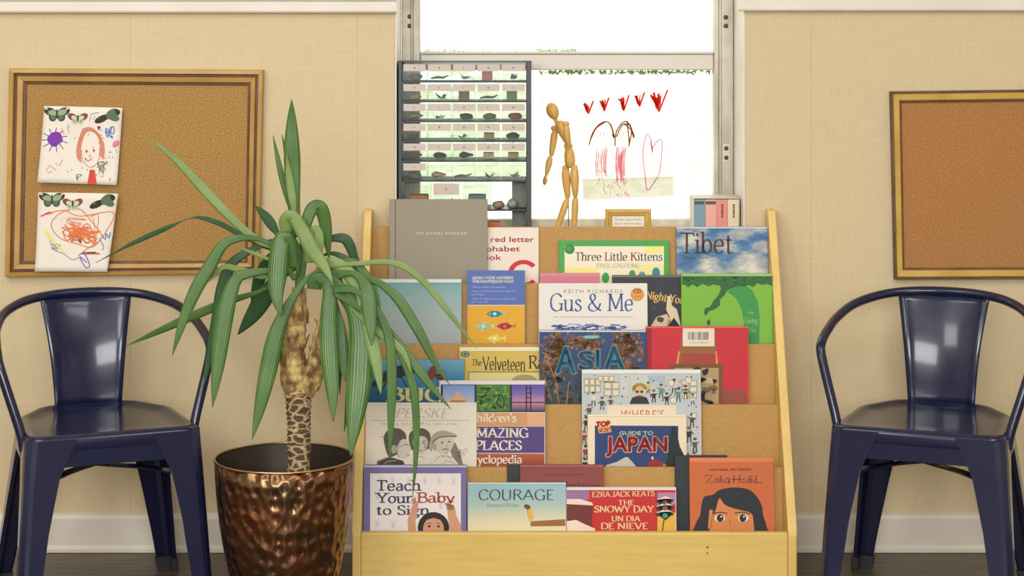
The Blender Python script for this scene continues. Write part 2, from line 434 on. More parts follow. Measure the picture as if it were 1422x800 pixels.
    def sans(s, txt, x0, y, x1, cap, col, bold=0, rise=0, outline=None, spacing=1.0):
        """built-in sans lettering"""
        vs, fs = font_mesh(txt, spacing)
        xs = [v[0] for v in vs]; a, b = min(xs), max(xs)
        k = cap / .70; kx = (x1 - x0) / (b - a)
        def go(dx, dy, c): s.tris([(x0 + (v[0] - a) * kx + dx, y - v[1] * k + dy + rise * (v[0] - a) / (b - a)) for v in vs], fs, c)
        if outline:
            for i in range(12): go(outline[1] * math.cos(i * PI / 6), outline[1] * math.sin(i * PI / 6), outline[0])
            s.up()
        if bold:
            for dx, dy in ((-bold, 0), (bold, 0), (0, bold), (0, -bold)): go(dx, dy, col)
        go(0, 0, col); return s
    def build(s, name, parent, m=None):
        me = bpy.data.meshes.new(name); me.from_pydata(s.v, [], s.f)
        at = me.attributes.new('Col', 'FLOAT_COLOR', 'FACE')
        flat = []
        for c in s.c: flat.extend(c)
        at.data.foreach_set('color', flat)
        me.materials.append(m or M['art']); me.update()
        o = bpy.data.objects.new(name, me); return link(o, parent)
_FM = {}
def font_mesh(txt, spacing=1.0):
    k = (txt, spacing)
    if k not in _FM:
        cu = bpy.data.curves.new('lettering', 'FONT'); cu.body = txt; cu.resolution_u = 3; cu.space_character = spacing
        o = bpy.data.objects.new('lettering', cu); COL.objects.link(o)
        dg = bpy.context.evaluated_depsgraph_get(); me = bpy.data.meshes.new_from_object(o.evaluated_get(dg))
        _FM[k] = ([tuple(v.co) for v in me.vertices], [tuple(p.vertices) for p in me.polygons])
        bpy.data.objects.remove(o); bpy.data.curves.remove(cu); bpy.data.meshes.remove(me)
    return _FM[k]

# ------------------------------------------------------------------ the room
WL, WR, WT = -.2663, .5294, 2.15      # window opening
ROOM = (-3.1, 3.1, -5.6, 2.7)
bm = BM(); box(bm, ROOM[0], ROOM[1], ROOM[2], .26, -.1, 0); struct(obj('floor', bm, M['floor']))
bm = BM(); box(bm, ROOM[0], ROOM[1], ROOM[2], .26, ROOM[3], ROOM[3] + .1); struct(obj('ceiling', bm, M['ceil']))
SILL = .708
bm = BM()
box(bm, ROOM[0], WL, 0, .26, 0, ROOM[3]); box(bm, WR, ROOM[1], 0, .26, 0, ROOM[3])
box(bm, WL, WR, 0, .26, 0, SILL - .02); box(bm, WL, WR, 0, .26, WT, ROOM[3])
struct(obj('wall_back', bm, M['wall']))
for nm, x0, x1 in (('wall_left', ROOM[0] - .1, ROOM[0]), ('wall_right', ROOM[1], ROOM[1] + .1)):
    bm = BM(); box(bm, x0, x1, ROOM[2], .26, 0, ROOM[3]); struct(obj(nm, bm, M['plaster']))
bm = BM(); box(bm, ROOM[0], ROOM[1], ROOM[2] - .1, ROOM[2], 0, ROOM[3]); struct(obj('wall_front', bm, M['plaster']))
bm = BM(); box(bm, WL + .0005, WR - .0005, -.002, .186, SILL - .0195, SILL, .002); struct(obj('window_sill', bm, M['trim']))
# white painted reveal boards at both sides of the opening
for nm, x0, x1 in (('trim_1', WL, WL + .004), ('trim_2', WR - .004, WR)):
    bm = BM(); box(bm, x0 + .0003 * (x0 < 0), x1 - .0003 * (x0 > 0), .003, .186, SILL + .0005, WT - .001); struct(obj(nm, bm, M['trim']))
# ledge moulding on both walls, ends turned into the opening
for nm, x0, x1, za, zb in (('trim_3', ROOM[0] + .001, WL + .006, 1.2215, 1.2195), ('trim_4', WR - .018, ROOM[1] - .001, 1.2245, 1.2245)):
    z = (za + zb) / 2
    bm = BM()
    prism(bm, [(-.0005, z), (-.016, z), (-.019, z + .004), (-.019, z + .026), (-.024, z + .028), (-.024, z + .034), (-.0005, z + .036)], 'x', x0, x1, .0012)
    o = struct(obj(nm, bm, M['trim']))
for nm, x0, x1 in (('baseboard_left', ROOM[0] + .001, -.334), ('baseboard_right', .594, ROOM[1] - .001)):
    bm = BM()
    prism(bm, [(-.0005, .001), (-.019, .001), (-.019, .009), (-.0145, .017), (-.0145, .076), (-.011, .084), (-.0005, .087)], 'x', x0, x1)
    struct(obj(nm, bm, M['trim']))

# window: weathered metal frame, two panes and a meeting rail
win = bpy.data.objects.new('window_1', None); COL.objects.link(win); struct(win); win.location = ((WL + WR) / 2, .2, SILL)
win['label'] = 'bright window with weathered metal frame above the book stand'; win['category'] = 'window'
def wobj(name, bm, m):
    o = obj(name, bm, m); o.parent = win; o.matrix_parent_inverse = Matrix.Translation(-win.location); o['kind'] = 'structure'; return o
GY = .235
def xw(px, Y): return P(px, 0, Y).x
def zw(py, Y): return P(0, py, Y).z
YF = .188
xl0, xl1, xl2 = WL + .0045, xw(571, YF), xw(583, YF)
xr0, xr1, xr2 = xw(992, YF), xw(1001, YF), WR - .0045
bm = BM()
box(bm, xl0, xl1, YF, YF + .05, SILL, WT - .002, .002); box(bm, xl1, xl1 + .0035, YF - .006, YF + .05, SILL, WT - .002, .001)
box(bm, xl1 + .0035, xl2, YF + .004, YF + .05, SILL, WT - .002, .002)
box(bm, xr1, xr2, YF, YF + .05, SILL, WT - .002, .002); box(bm, xr1 - .004, xr1, YF - .006, YF + .05, SILL, WT - .002, .001)
box(bm, xr0, xr1 - .004, YF + .004, YF + .05, SILL, WT - .002, .002)
box(bm, xl2, xr0, YF + .006, YF + .05, SILL, zw(305, YF), .002)
wobj('window_frame', bm, M['jamb'])
bm = BM()
zr0, zr1 = zw(97.5, YF + .01), zw(75, YF + .01)
box(bm, xl2 + .0002, xr0 - .0002, YF + .01, YF + .05, zr0, zr1, .003); box(bm, xl2 + .0002, xr0 - .0002, YF + .006, YF + .05, zr1 + .0002, zr1 + .006, .001)
wobj('meeting_rail', bm, M['rail'])
for z0, z1 in ((zw(305, YF), zr0 - .0002), (zr1 + .0062, WT - .002)):
    bm = BM(); box(bm, xl2 + .0003, xr0 - .0003, GY - .002, GY + .002, z0 + .0003, z1 - .0003); wobj('pane', bm, M['glass'])
# bolts on the jambs
for px, py in ((569, 23), (569, 36), (1008, 24), (1008, 36), (1008.5, 206), (1008.5, 219)):
    p = P(px, py, YF); bm = BM(); lathe(bm, [(.0, 0), (.0055, 0), (.0055, .002), (.003, .004), (0, .0045)], 12, Matrix.Translation(p + Vector((0, .0002, 0))) @ Matrix.Rotation(PI / 2, 4, 'X'))
    wobj('bolt', bm, M['bolt'])
p = P(1008.5, 212, YF); bm = BM(); box(bm, p.x - .009, p.x + .009, YF - .0018, YF - .0002, p.z - .021, p.z + .021, .0008); wobj('latch_plate', bm, M['rail'])

# ---- outdoors: bright yard
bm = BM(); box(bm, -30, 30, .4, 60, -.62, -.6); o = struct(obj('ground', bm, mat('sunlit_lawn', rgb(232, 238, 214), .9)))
def leafy(name, c, rx, ry, rz, n, size, m, seed):
    R = random.Random(seed); bm = BM()
    for i in range(n):
        a, b = R.uniform(0, 2 * PI), math.acos(R.uniform(-1, 1)); r = R.uniform(.55, 1.0) ** .5
        p = Vector((c[0] + rx * r * math.sin(b) * math.cos(a), c[1] + ry * r * math.sin(b) * math.sin(a), c[2] + rz * r * math.cos(b)))
        q = Matrix.Rotation(R.uniform(0, 6.28), 3, 'Z') @ Matrix.Rotation(R.uniform(0, 3), 3, 'X'); s_ = size * R.uniform(.6, 1.3)
        bm.faces.new([bm.verts.new(p + q @ Vector(v)) for v in ((-s_, 0, 0), (0, -s_ * .45, s_ * .1), (s_, 0, 0), (0, s_ * .45, s_ * .1))])
    return obj(name, bm, m)
M['leaf_out'] = mat('sunlit_leaves', rgb(242, 246, 232), .7)  # near-white: overexposed daylight painted into the leaf colour
M['leaf_out2'] = mat('green_sprig', rgb(120, 156, 84), .6)
for i, (x, y, z, rx, rz, lb) in enumerate(((-.55, 7.5, .95, .8, .9, 'pale sunlit bush outside behind the drawer cabinet'), (1.25, 9.0, .8, .9, .8, 'pale sunlit bush outside beyond the crayon hearts'), (.55, 12.5, .4, 1.3, .6, 'low pale hedge far outside below the crayon figures'))):
    o = leafy('garden_bush', (x, y, z), rx, .6, rz, 900, .07, M['leaf_out'], i); tag(o, lb, 'bush')
def sprigs(name, x0, x1, y, zf, n, label, seed):
    R = random.Random(seed); bm = BM()
    for i in range(n):
        x = R.uniform(x0, x1); p = Vector((x, y + R.uniform(0, .008), zf(R)))
        a = R.uniform(-1.2, 1.2); s_ = R.uniform(.003, .008)
        d = Vector((math.sin(a), 0, math.cos(a))) * s_; e = Vector((math.cos(a), R.uniform(-.5, .5), -math.sin(a))) * s_ * .35
        bm.faces.new([bm.verts.new(v) for v in (p - d, p + e, p + d, p - e)])
    return tag(obj(name, bm, M['leaf_out2']), label, 'creeper', kind='stuff')
sprigs('creeper_leaves', xw(748, .25), xw(990, .25), .248, lambda R: zw(100, .25) + R.uniform(-.004, .004), 240, 'thin green creeper leaves outside just under the meeting rail', 3)
sprigs('creeper_leaves', xw(745, .25), xw(800, .25), .248, lambda R: zw(70.5, .25) + R.uniform(-.003, .003), 60, 'small green creeper tuft outside on top of the meeting rail', 4)
sprigs('creeper_leaves', xw(590, .25), xw(720, .25), .248, lambda R: zw(71, .25) + R.uniform(-.003, .002), 26, 'sparse dark sprigs outside on the rail above the drawer cabinet', 5)

# ------------------------------------------------------------------ cork boards
def board(name, outer, inner, layers, cork, label, yb=-.002):
    """outer/inner: 4 pixel corners (TL, TR, BR, BL) on the wall; layers = [(t0, t1, depth, material, part)]"""
    c = P(sum(p[0] for p in outer) / 4, sum(p[1] for p in outer) / 4, 0)
    t = thing(name, label, 'cork board', (c.x, yb, c.z))
    def q(tt): return [P(o[0] + (i[0] - o[0]) * tt, o[1] + (i[1] - o[1]) * tt, -.012) for o, i in zip(outer, inner)]
    L = lambda v, y: Vector((v.x - c.x, y, v.z - c.z))
    for t0, t1, d0, d1, m, part in layers:
        A, B = q(t0), q(t1); bm = BM()
        for k in range(4):
            n = (k + 1) % 4
            ring = lambda a, b: [L(a, 0), L(a, -d0 + .002), L(a + (b - a) * .12, -d0), L(b - (b - a) * .12, -d1), L(b, -d1 + .002), L(b, 0)]
            loft(bm, [ring(A[k], B[k]), ring(A[n], B[n])], True, True, True)
        obj(part, bm, m, t)
    bm = BM(); A = q(.96)
    f = [bm.verts.new(L(v, -.006)) for v in A]; b = [bm.verts.new(L(v, 0)) for v in A]
    bm.faces.new(f); bm.faces.new(b[::-1])
    for k in range(4): bm.faces.new((f[k], f[(k + 1) % 4], b[(k + 1) % 4], b[k]))
    obj('cork_panel', bm, cork, t)
    return t
board('cork_board', [(14, 95), (366, 97), (360, 379), (8, 384)], [(37, 117), (344, 119), (340, 362), (32, 363)],
      [(0, .3, .020, .022, M['gold'], 'outer_moulding'), (.3, .48, .013, .013, M['gold_dk'], 'groove'), (.48, .82, .017, .014, M['gold'], 'inner_moulding'), (.82, 1, .010, .009, M['gold_dk'], 'lip')],
      M['cork'], 'wide cork board in a brown gilt frame holding two crayon drawings')
board('cork_board', [(1236, 127), (1596, 122), (1598, 386), (1242, 388)], [(1252, 143), (1580, 139), (1582, 371), (1256, 372)],
      [(0, .2, .018, .018, M['gold_dk'], 'outer_edge'), (.2, .8, .016, .015, M['gold_y'], 'moulding'), (.8, 1, .011, .010, M['gold_dk'], 'lip')],
      M['cork2'], 'bare reddish cork board in a narrow yellow frame above an armchair')

# two drawings pinned to the wide board
def sheet(name, corners, label, cat, draw, Y=-.0145, mt=None):
    c = P(sum(p[0] for p in corners) / 4, corners[2][1], Y)
    t = thing(name, label, cat, tuple(c))
    TL, TR, BR, BL = corners
    def bend(u, v): return -.010 * (v ** 3) - .006 * (1 - u) ** 4 - .006 * u ** 4 * (1 - v) - .002
    def at(u, v, dz=0):
        a = [TL[i] + (TR[i] - TL[i]) * u for i in (0, 1)]; b = [BL[i] + (BR[i] - BL[i]) * u for i in (0, 1)]
        p = P(a[0] + (b[0] - a[0]) * v, a[1] + (b[1] - a[1]) * v, Y)
        return Vector((p.x - c.x, bend(u, v) - dz, p.z - c.z))
    bm = BM(); n = 14
    F_ = [[bm.verts.new(at(i / n, j / n)) for i in range(n + 1)] for j in range(n + 1)]
    B_ = [[bm.verts.new(at(i / n, j / n, -.0006)) for i in range(n + 1)] for j in range(n + 1)]
    for j in range(n):
        for i in range(n):
            bm.faces.new((F_[j][i], F_[j][i + 1], F_[j + 1][i + 1], F_[j + 1][i])); bm.faces.new((B_[j][i], B_[j + 1][i], B_[j + 1][i + 1], B_[j][i + 1]))
    for k in range(n):
        for a, b in ((F_[0][k], F_[0][k + 1]), (F_[n][k + 1], F_[n][k]), ): pass
        bm.faces.new((F_[0][k], B_[0][k], B_[0][k + 1], F_[0][k + 1])); bm.faces.new((F_[n][k], F_[n][k + 1], B_[n][k + 1], B_[n][k]))
        bm.faces.new((F_[k][0], F_[k + 1][0], B_[k + 1][0], B_[k][0])); bm.faces.new((F_[k][n], B_[k][n], B_[k + 1][n], F_[k + 1][n]))
    obj('paper', bm, mt or M['paper'], t, True)
    # pixel -> (u, v) by a few Newton steps on the bilinear patch
    def to3(px, py, z):
        u = v = .5
        for _ in range(8):
            f = [(1 - u) * (1 - v) * TL[i] + u * (1 - v) * TR[i] + u * v * BR[i] + (1 - u) * v * BL[i] - (px, py)[i] for i in (0, 1)]
            du = [(1 - v) * (TR[i] - TL[i]) + v * (BR[i] - BL[i]) for i in (0, 1)]; dv = [(1 - u) * (BL[i] - TL[i]) + u * (BR[i] - TR[i]) for i in (0, 1)]
            D = du[0] * dv[1] - du[1] * dv[0]
            u -= (f[0] * dv[1] - f[1] * dv[0]) / D; v -= (du[0] * f[1] - du[1] * f[0]) / D
        return at(min(max(u, .003), .997), min(max(v, .003), .997), .0009 + .0001 * z)
    draw(t, to3); return t
def scribble(a, cx, cy, rx, ry, n, w, col, seed):
    R = random.Random(seed)
    pts = [(cx + rx * R.uniform(-1, 1) * (1 if i % 2 else .8), cy + ry * R.uniform(-1, 1)) for i in range(n)]
    a.stroke(pts, w, col)
def butterflies(a, dx, dy):
    G, GD, K, RB, CR = rgb(150, 170, 128), rgb(92, 112, 82), rgb(52, 48, 44), rgb(128, 70, 54), rgb(206, 206, 172)
    x, y = 80 + dx, 158 + dy
    for sg in (-1, 1):
        a.ell(x + sg * 9, y - 3, 9, 5.5, K, sg * -20); a.ell(x + sg * 6, y + 5, 5, 5.5, K, sg * 20)
    a.up()
    for sg in (-1, 1):
        a.ell(x + sg * 7, y - 2, 6.5, 4, G, sg * -20); a.ell(x + sg * 5.5, y + 5, 3.6, 4, GD, sg * 20); a.ell(x + sg * 14, y - 7, 2.4, 1.4, CR, sg * -30)
    a.ell(x, y, 1.3, 7, K); a.z -= 1
    x, y = 108.5 + dx, 164.5 + dy
    for sg in (-1, 1): a.ell(x + sg * 7, y - 2, 7.5, 4.6, RB, sg * -28); a.ell(x + sg * 4, y + 4, 4.4, 5, CR, sg * 15)
    a.up()
    for sg in (-1, 1): a.ell(x + sg * 5, y - 1, 4, 3, CR, sg * -28); a.ell(x + sg * 4, y + 4, 2.2, 2.4, G)
    a.ell(x, y, 1.1, 5.5, K); a.z -= 1
    x, y = 150 + dx, 162 + dy
    a.ell(x - 8, y + 3, 11, 4.6, K, -25); a.ell(x + 6, y - 4, 10, 6, GD, -35); a.ell(x + 9, y + 1, 8, 5, GD, 20); a.ell(x + 13, y - 6, 5, 4.5, K, -20)
    a.up(); a.ell(x - 10, y + 3, 2.6, 1.8, rgb(206, 160, 110), -25); a.ell(x + 6, y - 2, 5, 2, rgb(128, 116, 84), -35); a.z -= 1
OR, PU, RD, BL_, PK, GY_ = rgb(226, 120, 60), rgb(120, 50, 160), rgb(205, 60, 50), rgb(70, 110, 190), rgb(226, 120, 150), rgb(120, 120, 110)
def draw1(t, to3):
    a = Art(to3); butterflies(a, 0, 0); a.build('butterfly_border', t)
    a = Art(to3)
    a.blob(77, 193, 10, 10, PU, 2, .12)
    for i in range(11):
        an = i * 2 * PI / 11 + .2; a.stroke([(77 + 9 * math.cos(an), 193 + 9 * math.sin(an)), (77 + 18 * math.cos(an + .08), 194 + 17 * math.sin(an + .08))], 1.1, PU, False)
    a.build('purple_spider', t)
    a = Art(to3); H = rgb(216, 130, 96)
    for i in range(7):
        r = 13 + i * .95
        a.stroke([(126 - r * .95, 226 - i * 1.0), (126 - r, 205), (126 - r * .6, 186 - i * .8), (127, 182 - i * .8), (127 + r * .7, 189), (127 + r, 205), (127 + r * .95, 216 + i)], .7, H)
    a.stroke([(114, 208), (115, 220), (122, 230), (130, 231), (138, 222), (139, 205)], 1, H)
    a.ell(121, 210, 1.5, 2, RD); a.ell(131, 209, 1.5, 2, RD); a.stroke([(119, 220), (122, 223), (126, 222), (129, 219)], 1, RD); a.stroke([(125, 214), (127, 217), (124, 218)], .8, RD)
    a.poly([(126, 235), (133, 236), (136, 256), (123, 255)], rgb(206, 66, 48))
    a.build('figure_with_long_hair', t)
    a = Art(to3)
    scribble(a, 153, 183, 7, 9, 12, 1.3, BL_, 5); scribble(a, 162, 199, 6, 8, 14, 1.3, PK, 6); scribble(a, 143, 232, 8, 9, 26, .9, rgb(140, 132, 112), 7)
    a.ell(138, 177, 2.4, 2.2, rgb(140, 50, 90)); scribble(a, 111, 245, 4, 5, 10, 1, GY_, 8)
    for q in ([(66, 237), (70, 229), (80, 236)], [(78, 226), (84, 230), (88, 221)], [(68, 240), (74, 237)], [(86, 178), (90, 186)], [(94, 176), (97, 184)]): a.stroke(q, 1, rgb(216, 130, 96), False)
    for q in ([(96, 172), (94, 178), (98, 176)], [(125, 168), (128, 158), (138, 156)], [(130, 166), (133, 161)]): a.stroke(q, 1, rgb(130, 150, 190), False)
    R = random.Random(3)
    for i in range(40): a.ell(R.uniform(95, 164), R.uniform(176, 250), .8, .8, rgb(96, 110, 110))
    a.build('small_scribbles', t)
def draw2(t, to3):
    a = Art(to3); butterflies(a, -7, 118.5); a.build('butterfly_border', t)
    a = Art(to3)
    a.stroke([(66, 296), (90, 292), (112, 300), (158, 294), (150, 318), (130, 342), (108, 338), (84, 330), (72, 312), (84, 296), (110, 290), (128, 308), (142, 330), (116, 350), (140, 352)], 1.2, OR)
    scribble(a, 112, 324, 26, 15, 34, 1.4, OR, 11); scribble(a, 112, 326, 17, 12, 26, 1.2, rgb(206, 104, 56), 12); scribble(a, 110, 312, 34, 16, 10, 1, OR, 15)
    a.build('orange_scribble', t)
    a = Art(to3)
    a.stroke([(104, 316), (109, 330), (113, 337), (110, 322)], 1.6, rgb(84, 50, 44)); scribble(a, 128, 351, 15, 1.6, 18, 1.2, rgb(110, 66, 50), 13)
    a.build('brown_marks', t)
    a = Art(to3)
    a.stroke([(58, 300), (70, 294), (64, 297), (74, 295)], 2.2, rgb(214, 80, 90))
    a.build('red_mark', t)
    a = Art(to3)
    for q in ([(64, 318), (72, 330), (84, 346)], [(66, 324), (80, 340), (90, 350)], [(62, 322), (74, 336)]): a.stroke(q, 2, rgb(232, 220, 120))
    a.build('yellow_marks', t)
    a = Art(to3)
    a.stroke([(70, 332), (76, 346), (90, 352), (102, 360), (112, 356)], 1, rgb(140, 130, 170)); scribble(a, 78, 342, 9, 6, 12, .8, rgb(140, 140, 150), 14)
    a.build('violet_marks', t)
    a = Art(to3)
    a.stroke([(110, 354), (118, 352), (126, 368), (120, 370), (112, 356), (122, 364)], 1.4, rgb(130, 80, 180))
    a.build('purple_loop', t)
    a = Art(to3)
    a.stroke([(142, 326), (147, 332), (148, 324), (152, 330), (154, 322)], 1.3, BL_); a.stroke([(138, 330), (145, 342), (142, 347)], 1, BL_)
    a.build('blue_marks', t)
sheet('crayon_drawing', [(62.7, 147), (171, 149.5), (163.4, 256.6), (54.3, 252.7)], 'upper butterfly bordered crayon drawing with a purple spider and long haired figure', 'drawing', draw1)
sheet('crayon_drawing', [(54.3, 267), (165, 268.6), (150.4, 376.8), (51, 376)], 'lower butterfly bordered crayon drawing covered in orange scribble', 'drawing', draw2, -.0225)
# ------------------------------------------------------------------ book display stand
TILT = math.radians(6); tt = math.tan(TILT)
XL, XR = -.3325, .5925; TH = .018
PY = [-.034, -.094, -.154, -.214, -.274, -.352]           # front top edges of back panel, four dividers, front board
PZ = [zw(y, Y) for y, Y in zip((315, 394, 478, 562, 649, 740), PY)]
SH = (0, 0, 0)
stand = thing('book_display_stand', 'wide maple book display stand with stepped tiers of face-out books', 'book stand', ((XL + XR) / 2, -.18, 0))
def sobj(name, bm, m, **k):
    o = obj(name, bm, m, **k); o.parent = stand; o.matrix_parent_inverse = Matrix.Translation(-stand.location); return o
side = [(-.005, .0), (-.005, .775), (-.014, .778), (-.040, .776), (-.05, .765), (-.352, PZ[5] + .006), (-.357, PZ[5] - .004), (-.357, 0)]
for x in (XL, XR - TH):
    bm = BM(); prism(bm, side, 'x', x, x + TH, .003); sobj('side_panel', bm, M['maple_side'])
for k in range(5):
    y, z = PY[k], PZ[k]; th = .008; zb = (PZ[k + 1] - .112)
    bm = BM()
    def yy(zz): return y - (z - zz) * tt
    prism(bm, [(y, z), (y + th, z), (yy(zb) + th, zb), (yy(zb), zb)], 'x', XL + TH, XR - TH, .0012)
    # ledge that carries the books of this tier
    zl = PZ[k + 1] - .10; yf = (PY[k + 1] + .008 - (PZ[k + 1] - zl) * tt) if k < 4 else PY[5] + TH
    box(bm, XL + TH, XR - TH, yf + .0002, yy(zl) - .0002, zl - .006, zl)
    sobj('back_panel' if k == 0 else 'divider', bm, M['panel'])
bm = BM(); box(bm, XL + TH, XR - TH, PY[5], PY[5] + TH, 0, PZ[5], .003)
sobj('front_board', bm, M['maple'])
bm = BM()
p = P(982.5, 760, PY[5] - .0012); lathe(bm, [(0, 0), (.0022, 0), (.0022, .001), (0, .0012)], 10, Matrix.Translation(p) @ Matrix.Rotation(-PI / 2, 4, 'X'))
p = P(982.5, 768, PY[5] - .0012); lathe(bm, [(0, 0), (.0016, 0), (.0016, .001), (0, .0012)], 10, Matrix.Translation(p) @ Matrix.Rotation(-PI / 2, 4, 'X'))
sobj('nail_head', bm, M['gold_dk'])

CM = {}
def cloud_print():
    m = mat('cloud_print', (.5, .5, .5, 1), .45, 0, .35); b_ = m.node_tree.nodes['Principled BSDF']
    tc = nd(m, 'ShaderNodeTexCoord'); mp_ = nd(m, 'ShaderNodeMapping'); mp_.inputs['Scale'].default_value = (9, 1, 18); mp_.inputs['Location'].default_value = (3.1, 0, 1.4)
    no = nd(m, 'ShaderNodeTexNoise'); no.inputs['Scale'].default_value = 1.5; no.inputs['Detail'].default_value = 6; no.inputs['Roughness'].default_value = .55
    cr = nd(m, 'ShaderNodeValToRGB'); e = cr.color_ramp.elements
    e[0].position, e[0].color = .36, rgb(52, 98, 146); e[1].position, e[1].color = .66, rgb(220, 212, 198)
    for p_, c_ in ((.44, rgb(80, 124, 160)), (.50, rgb(150, 156, 160)), (.56, rgb(172, 172, 170))):
        q = e.new(p_); q.color = c_
    lk(m, tc, 'Object', mp_, 0); lk(m, mp_, 0, no, 'Vector'); lk(m, no, 'Fac', cr, 0); lk(m, cr, 0, b_, 'Base Color'); return m
M['cloud_print'] = cloud_print()
def flatmat(c, rough=.5):
    k = (tuple(round(x, 4) for x in c), rough)
    if k not in CM: CM[k] = mat('cover_paper', c, rough, 0, .35)
    return CM[k]
def book(label, tier, off, th, xl, xr, top, cover, draw=None, group=None, hard=True, roll=0, pagecol=None, name='picture_book', band=None):
    """a book standing in a tier with its front cover in the plane 'off' in front of the panel behind it; xl, xr, top in pixels"""
    k = tier; y0, z0 = PY[k] - off / math.cos(TILT), PZ[k]
    # intersection of the pixel ray with the tilted cover plane
    def hit(px, py):
        s = (HY - py) / F          # z = HC + s*D ; Y = D - DW ; plane: Y = y0 - (z0 - z)*tt
        D = (y0 - (z0 - HC) * tt + DW) / (1 - s * tt)
        return Vector(((px - 711) * D / F, D - DW, HC + s * D))
    zl = PZ[k + 1] - .10 + .0004 + th * math.sin(TILT)
    topz = hit(xl, top).z
    X0, X1 = max(hit(xl, top).x, XL + TH + .0006), min(hit(xr, top).x, XR - TH - .0006); W_ = X1 - X0
    yb = y0 - (z0 - zl) * tt
    t = thing(name, label, 'book', ((X0 + X1) / 2, yb, zl), (-TILT, roll, 0), group)
    H_ = (topz - zl) / math.cos(TILT)
    Mi = (Matrix.Translation(t.location) @ Matrix.Rotation(-TILT, 4, 'X') @ Matrix.Rotation(roll, 4, 'Y')).inverted() if not roll else None
    Mw = Matrix.Translation(t.location) @ t.rotation_euler.to_matrix().to_4x4(); Mi = Mw.inverted()
    hw = W_ / 2
    cb = .0022 if hard else .0006; ins = .0012 if hard else .0003
    c = flatmat(cover)
    bm = BM()
    box(bm, -hw, hw, 0, cb, 0, H_, cb * .3, 1); box(bm, -hw, hw, th - cb, th, 0, H_, cb * .3, 1); box(bm, -hw, -hw + cb, cb, th - cb, 0, H_)
    obj('cover', bm, c, t)
    bm = BM(); box(bm, -hw + cb + .0002, hw - ins, cb + .0001, th - cb - .0001, ins, H_ - ins)
    obj('pages', bm, M['pages'] if pagecol is None else flatmat(pagecol, .8), t)
    def to3(px, py, z):
        v = Mi @ hit(px, py)
        return Vector((min(max(v.x, -hw + .0004), hw - .0004), -.00012 * (z + 1), min(max(v.z, .001), H_ - .0005)))
    if draw: draw(t, lambda: Art(to3))
    if band:
        ar = Art(to3); ar.z = 12; e_ = hit(xl, top).y * 0; ar.rect(xl - 3, top - 3, xr + 3, top + band[0], band[1]); ar.build('top_edge', t)
    return t
def bottom_y(k): return [400, 484, 568, 655, 746][k]
WHT, CRM, BLK = rgb(236, 226, 212), rgb(232, 220, 192), rgb(46, 46, 50)
# --- tier A (back)
def d(t, A):
    a = A(); a.sans('THE ANIMAL KINGDOM', 577, 326, 648, 4.0, rgb(214, 208, 192), spacing=1.5); a.build('title_lettering', t)
    a = A(); a.rect(548.5, 277, 549.8, 400, rgb(104, 94, 76)); a.build('spine_groove', t)
book('tall grey cloth-bound book with tiny white title, standing highest on the stand', 0, .026, .015, 541, 677, 276.5, rgb(146, 135, 116), d)
def d(t, A):
    a = A(); c = rgb(216, 96, 84)
    for s_, x0, x1, y in (('the red letter', 656, 741.5, 336), ('alphabet', 664, 722, 349), ('book', 663, 696, 361)): a.sans(s_, x0, y, x1, 7.4, c, bold=.25)
    a.build('title_lettering', t)
    a = A(); c = rgb(206, 44, 58)
    for i in range(30):
        t0, t1 = math.radians(38 + i * 9.5), math.radians(38 + (i + 1) * 9.5); r0, r1 = 14, 20.5
        f = lambda r, tt_: (727 + r * math.cos(tt_) * 1.05, 380 - r * math.sin(tt_) * .93)
        a.poly([f(r0, t0), f(r1, t0), f(r1, t1), f(r0, t1)], c)
    a.build('big_letter', t)
book('cream book with red lettering and big red letter, half hidden by the grey book', 0, .007, .005, 645, 748, 316, rgb(232, 216, 200), d, hard=False)
def d(t, A):
    a = A(); Y1, Y2 = rgb(240, 226, 140), rgb(238, 226, 200)
    a.rect(784, 342, 922, 402, Y2); a.up(); a.rect(895, 342, 922, 352, Y1); a.rect(784, 372, 830, 381, Y1); a.rect(886, 368, 922, 402, rgb(240, 226, 150))
    a.build('cream_panel', t)
    a = A(); a.z = 3; a.ell(791, 346, 7, 7, rgb(58, 134, 62)); a.up(); a.ell(790, 345.5, 3.2, 3, rgb(74, 156, 76)); a.build('corner_seal', t); a = A(); a.z = 4
    for x, y, rx, ry, c in ((841, 386, 5, 7.5, rgb(62, 152, 66)), (878, 381, 4.5, 6, rgb(72, 150, 76)), (891.5, 382, 4.5, 5, rgb(96, 150, 160)), (911, 379, 5.5, 7.5, rgb(66, 132, 160))): a.ell(x, y, rx, ry, c); a.build('mitten_motif', t); a = A(); a.z = 4
    a = A(); a.z = 3; red = rgb(150, 62, 56); g = rgb(100, 90, 74)
    a.serif('Three Little Kittens', 798, 362, 920, 11.5, g, thick=15, thin=4, cols={0: red, 6: red, 13: red}); a.build('title_lettering', t)
    a = A(); a.z = 3; a.serif('PAUL GALDONE', 828, 371.5, 888, 5.6, rgb(184, 162, 108), thick=13, thin=4); a.build('author_lettering', t)
book('green bordered picture book with a cream panel and mitten shapes', 0, .009, .006, 776, 929, 334, rgb(72, 158, 72), d, hard=False)
def cloud_cover(t, name, hw=None):
    pass
def d(t, A):
    a = A(); a.rect(936, 314, 1073, 410, rgb(110, 140, 170)); a.build('cloud_photo', t, M['cloud_print'])
    a = A(); a.z = 9; a.serif('Tibet', 943, 352, 1018, 29, rgb(84, 52, 52), thick=12, thin=4, ser=16); a.build('title_lettering', t)
    a = A(); a.z = 9; a.sans('DALAI LAMA', 951, 359.5, 984, 3, rgb(90, 70, 70)); a.build('author_lettering', t)
book('photo book with a blue cloudy sky cover at the top tier', 0, .012, .010, 939, 1070, 315, rgb(96, 120, 160), d, band=(2.2, rgb(206, 208, 218)))
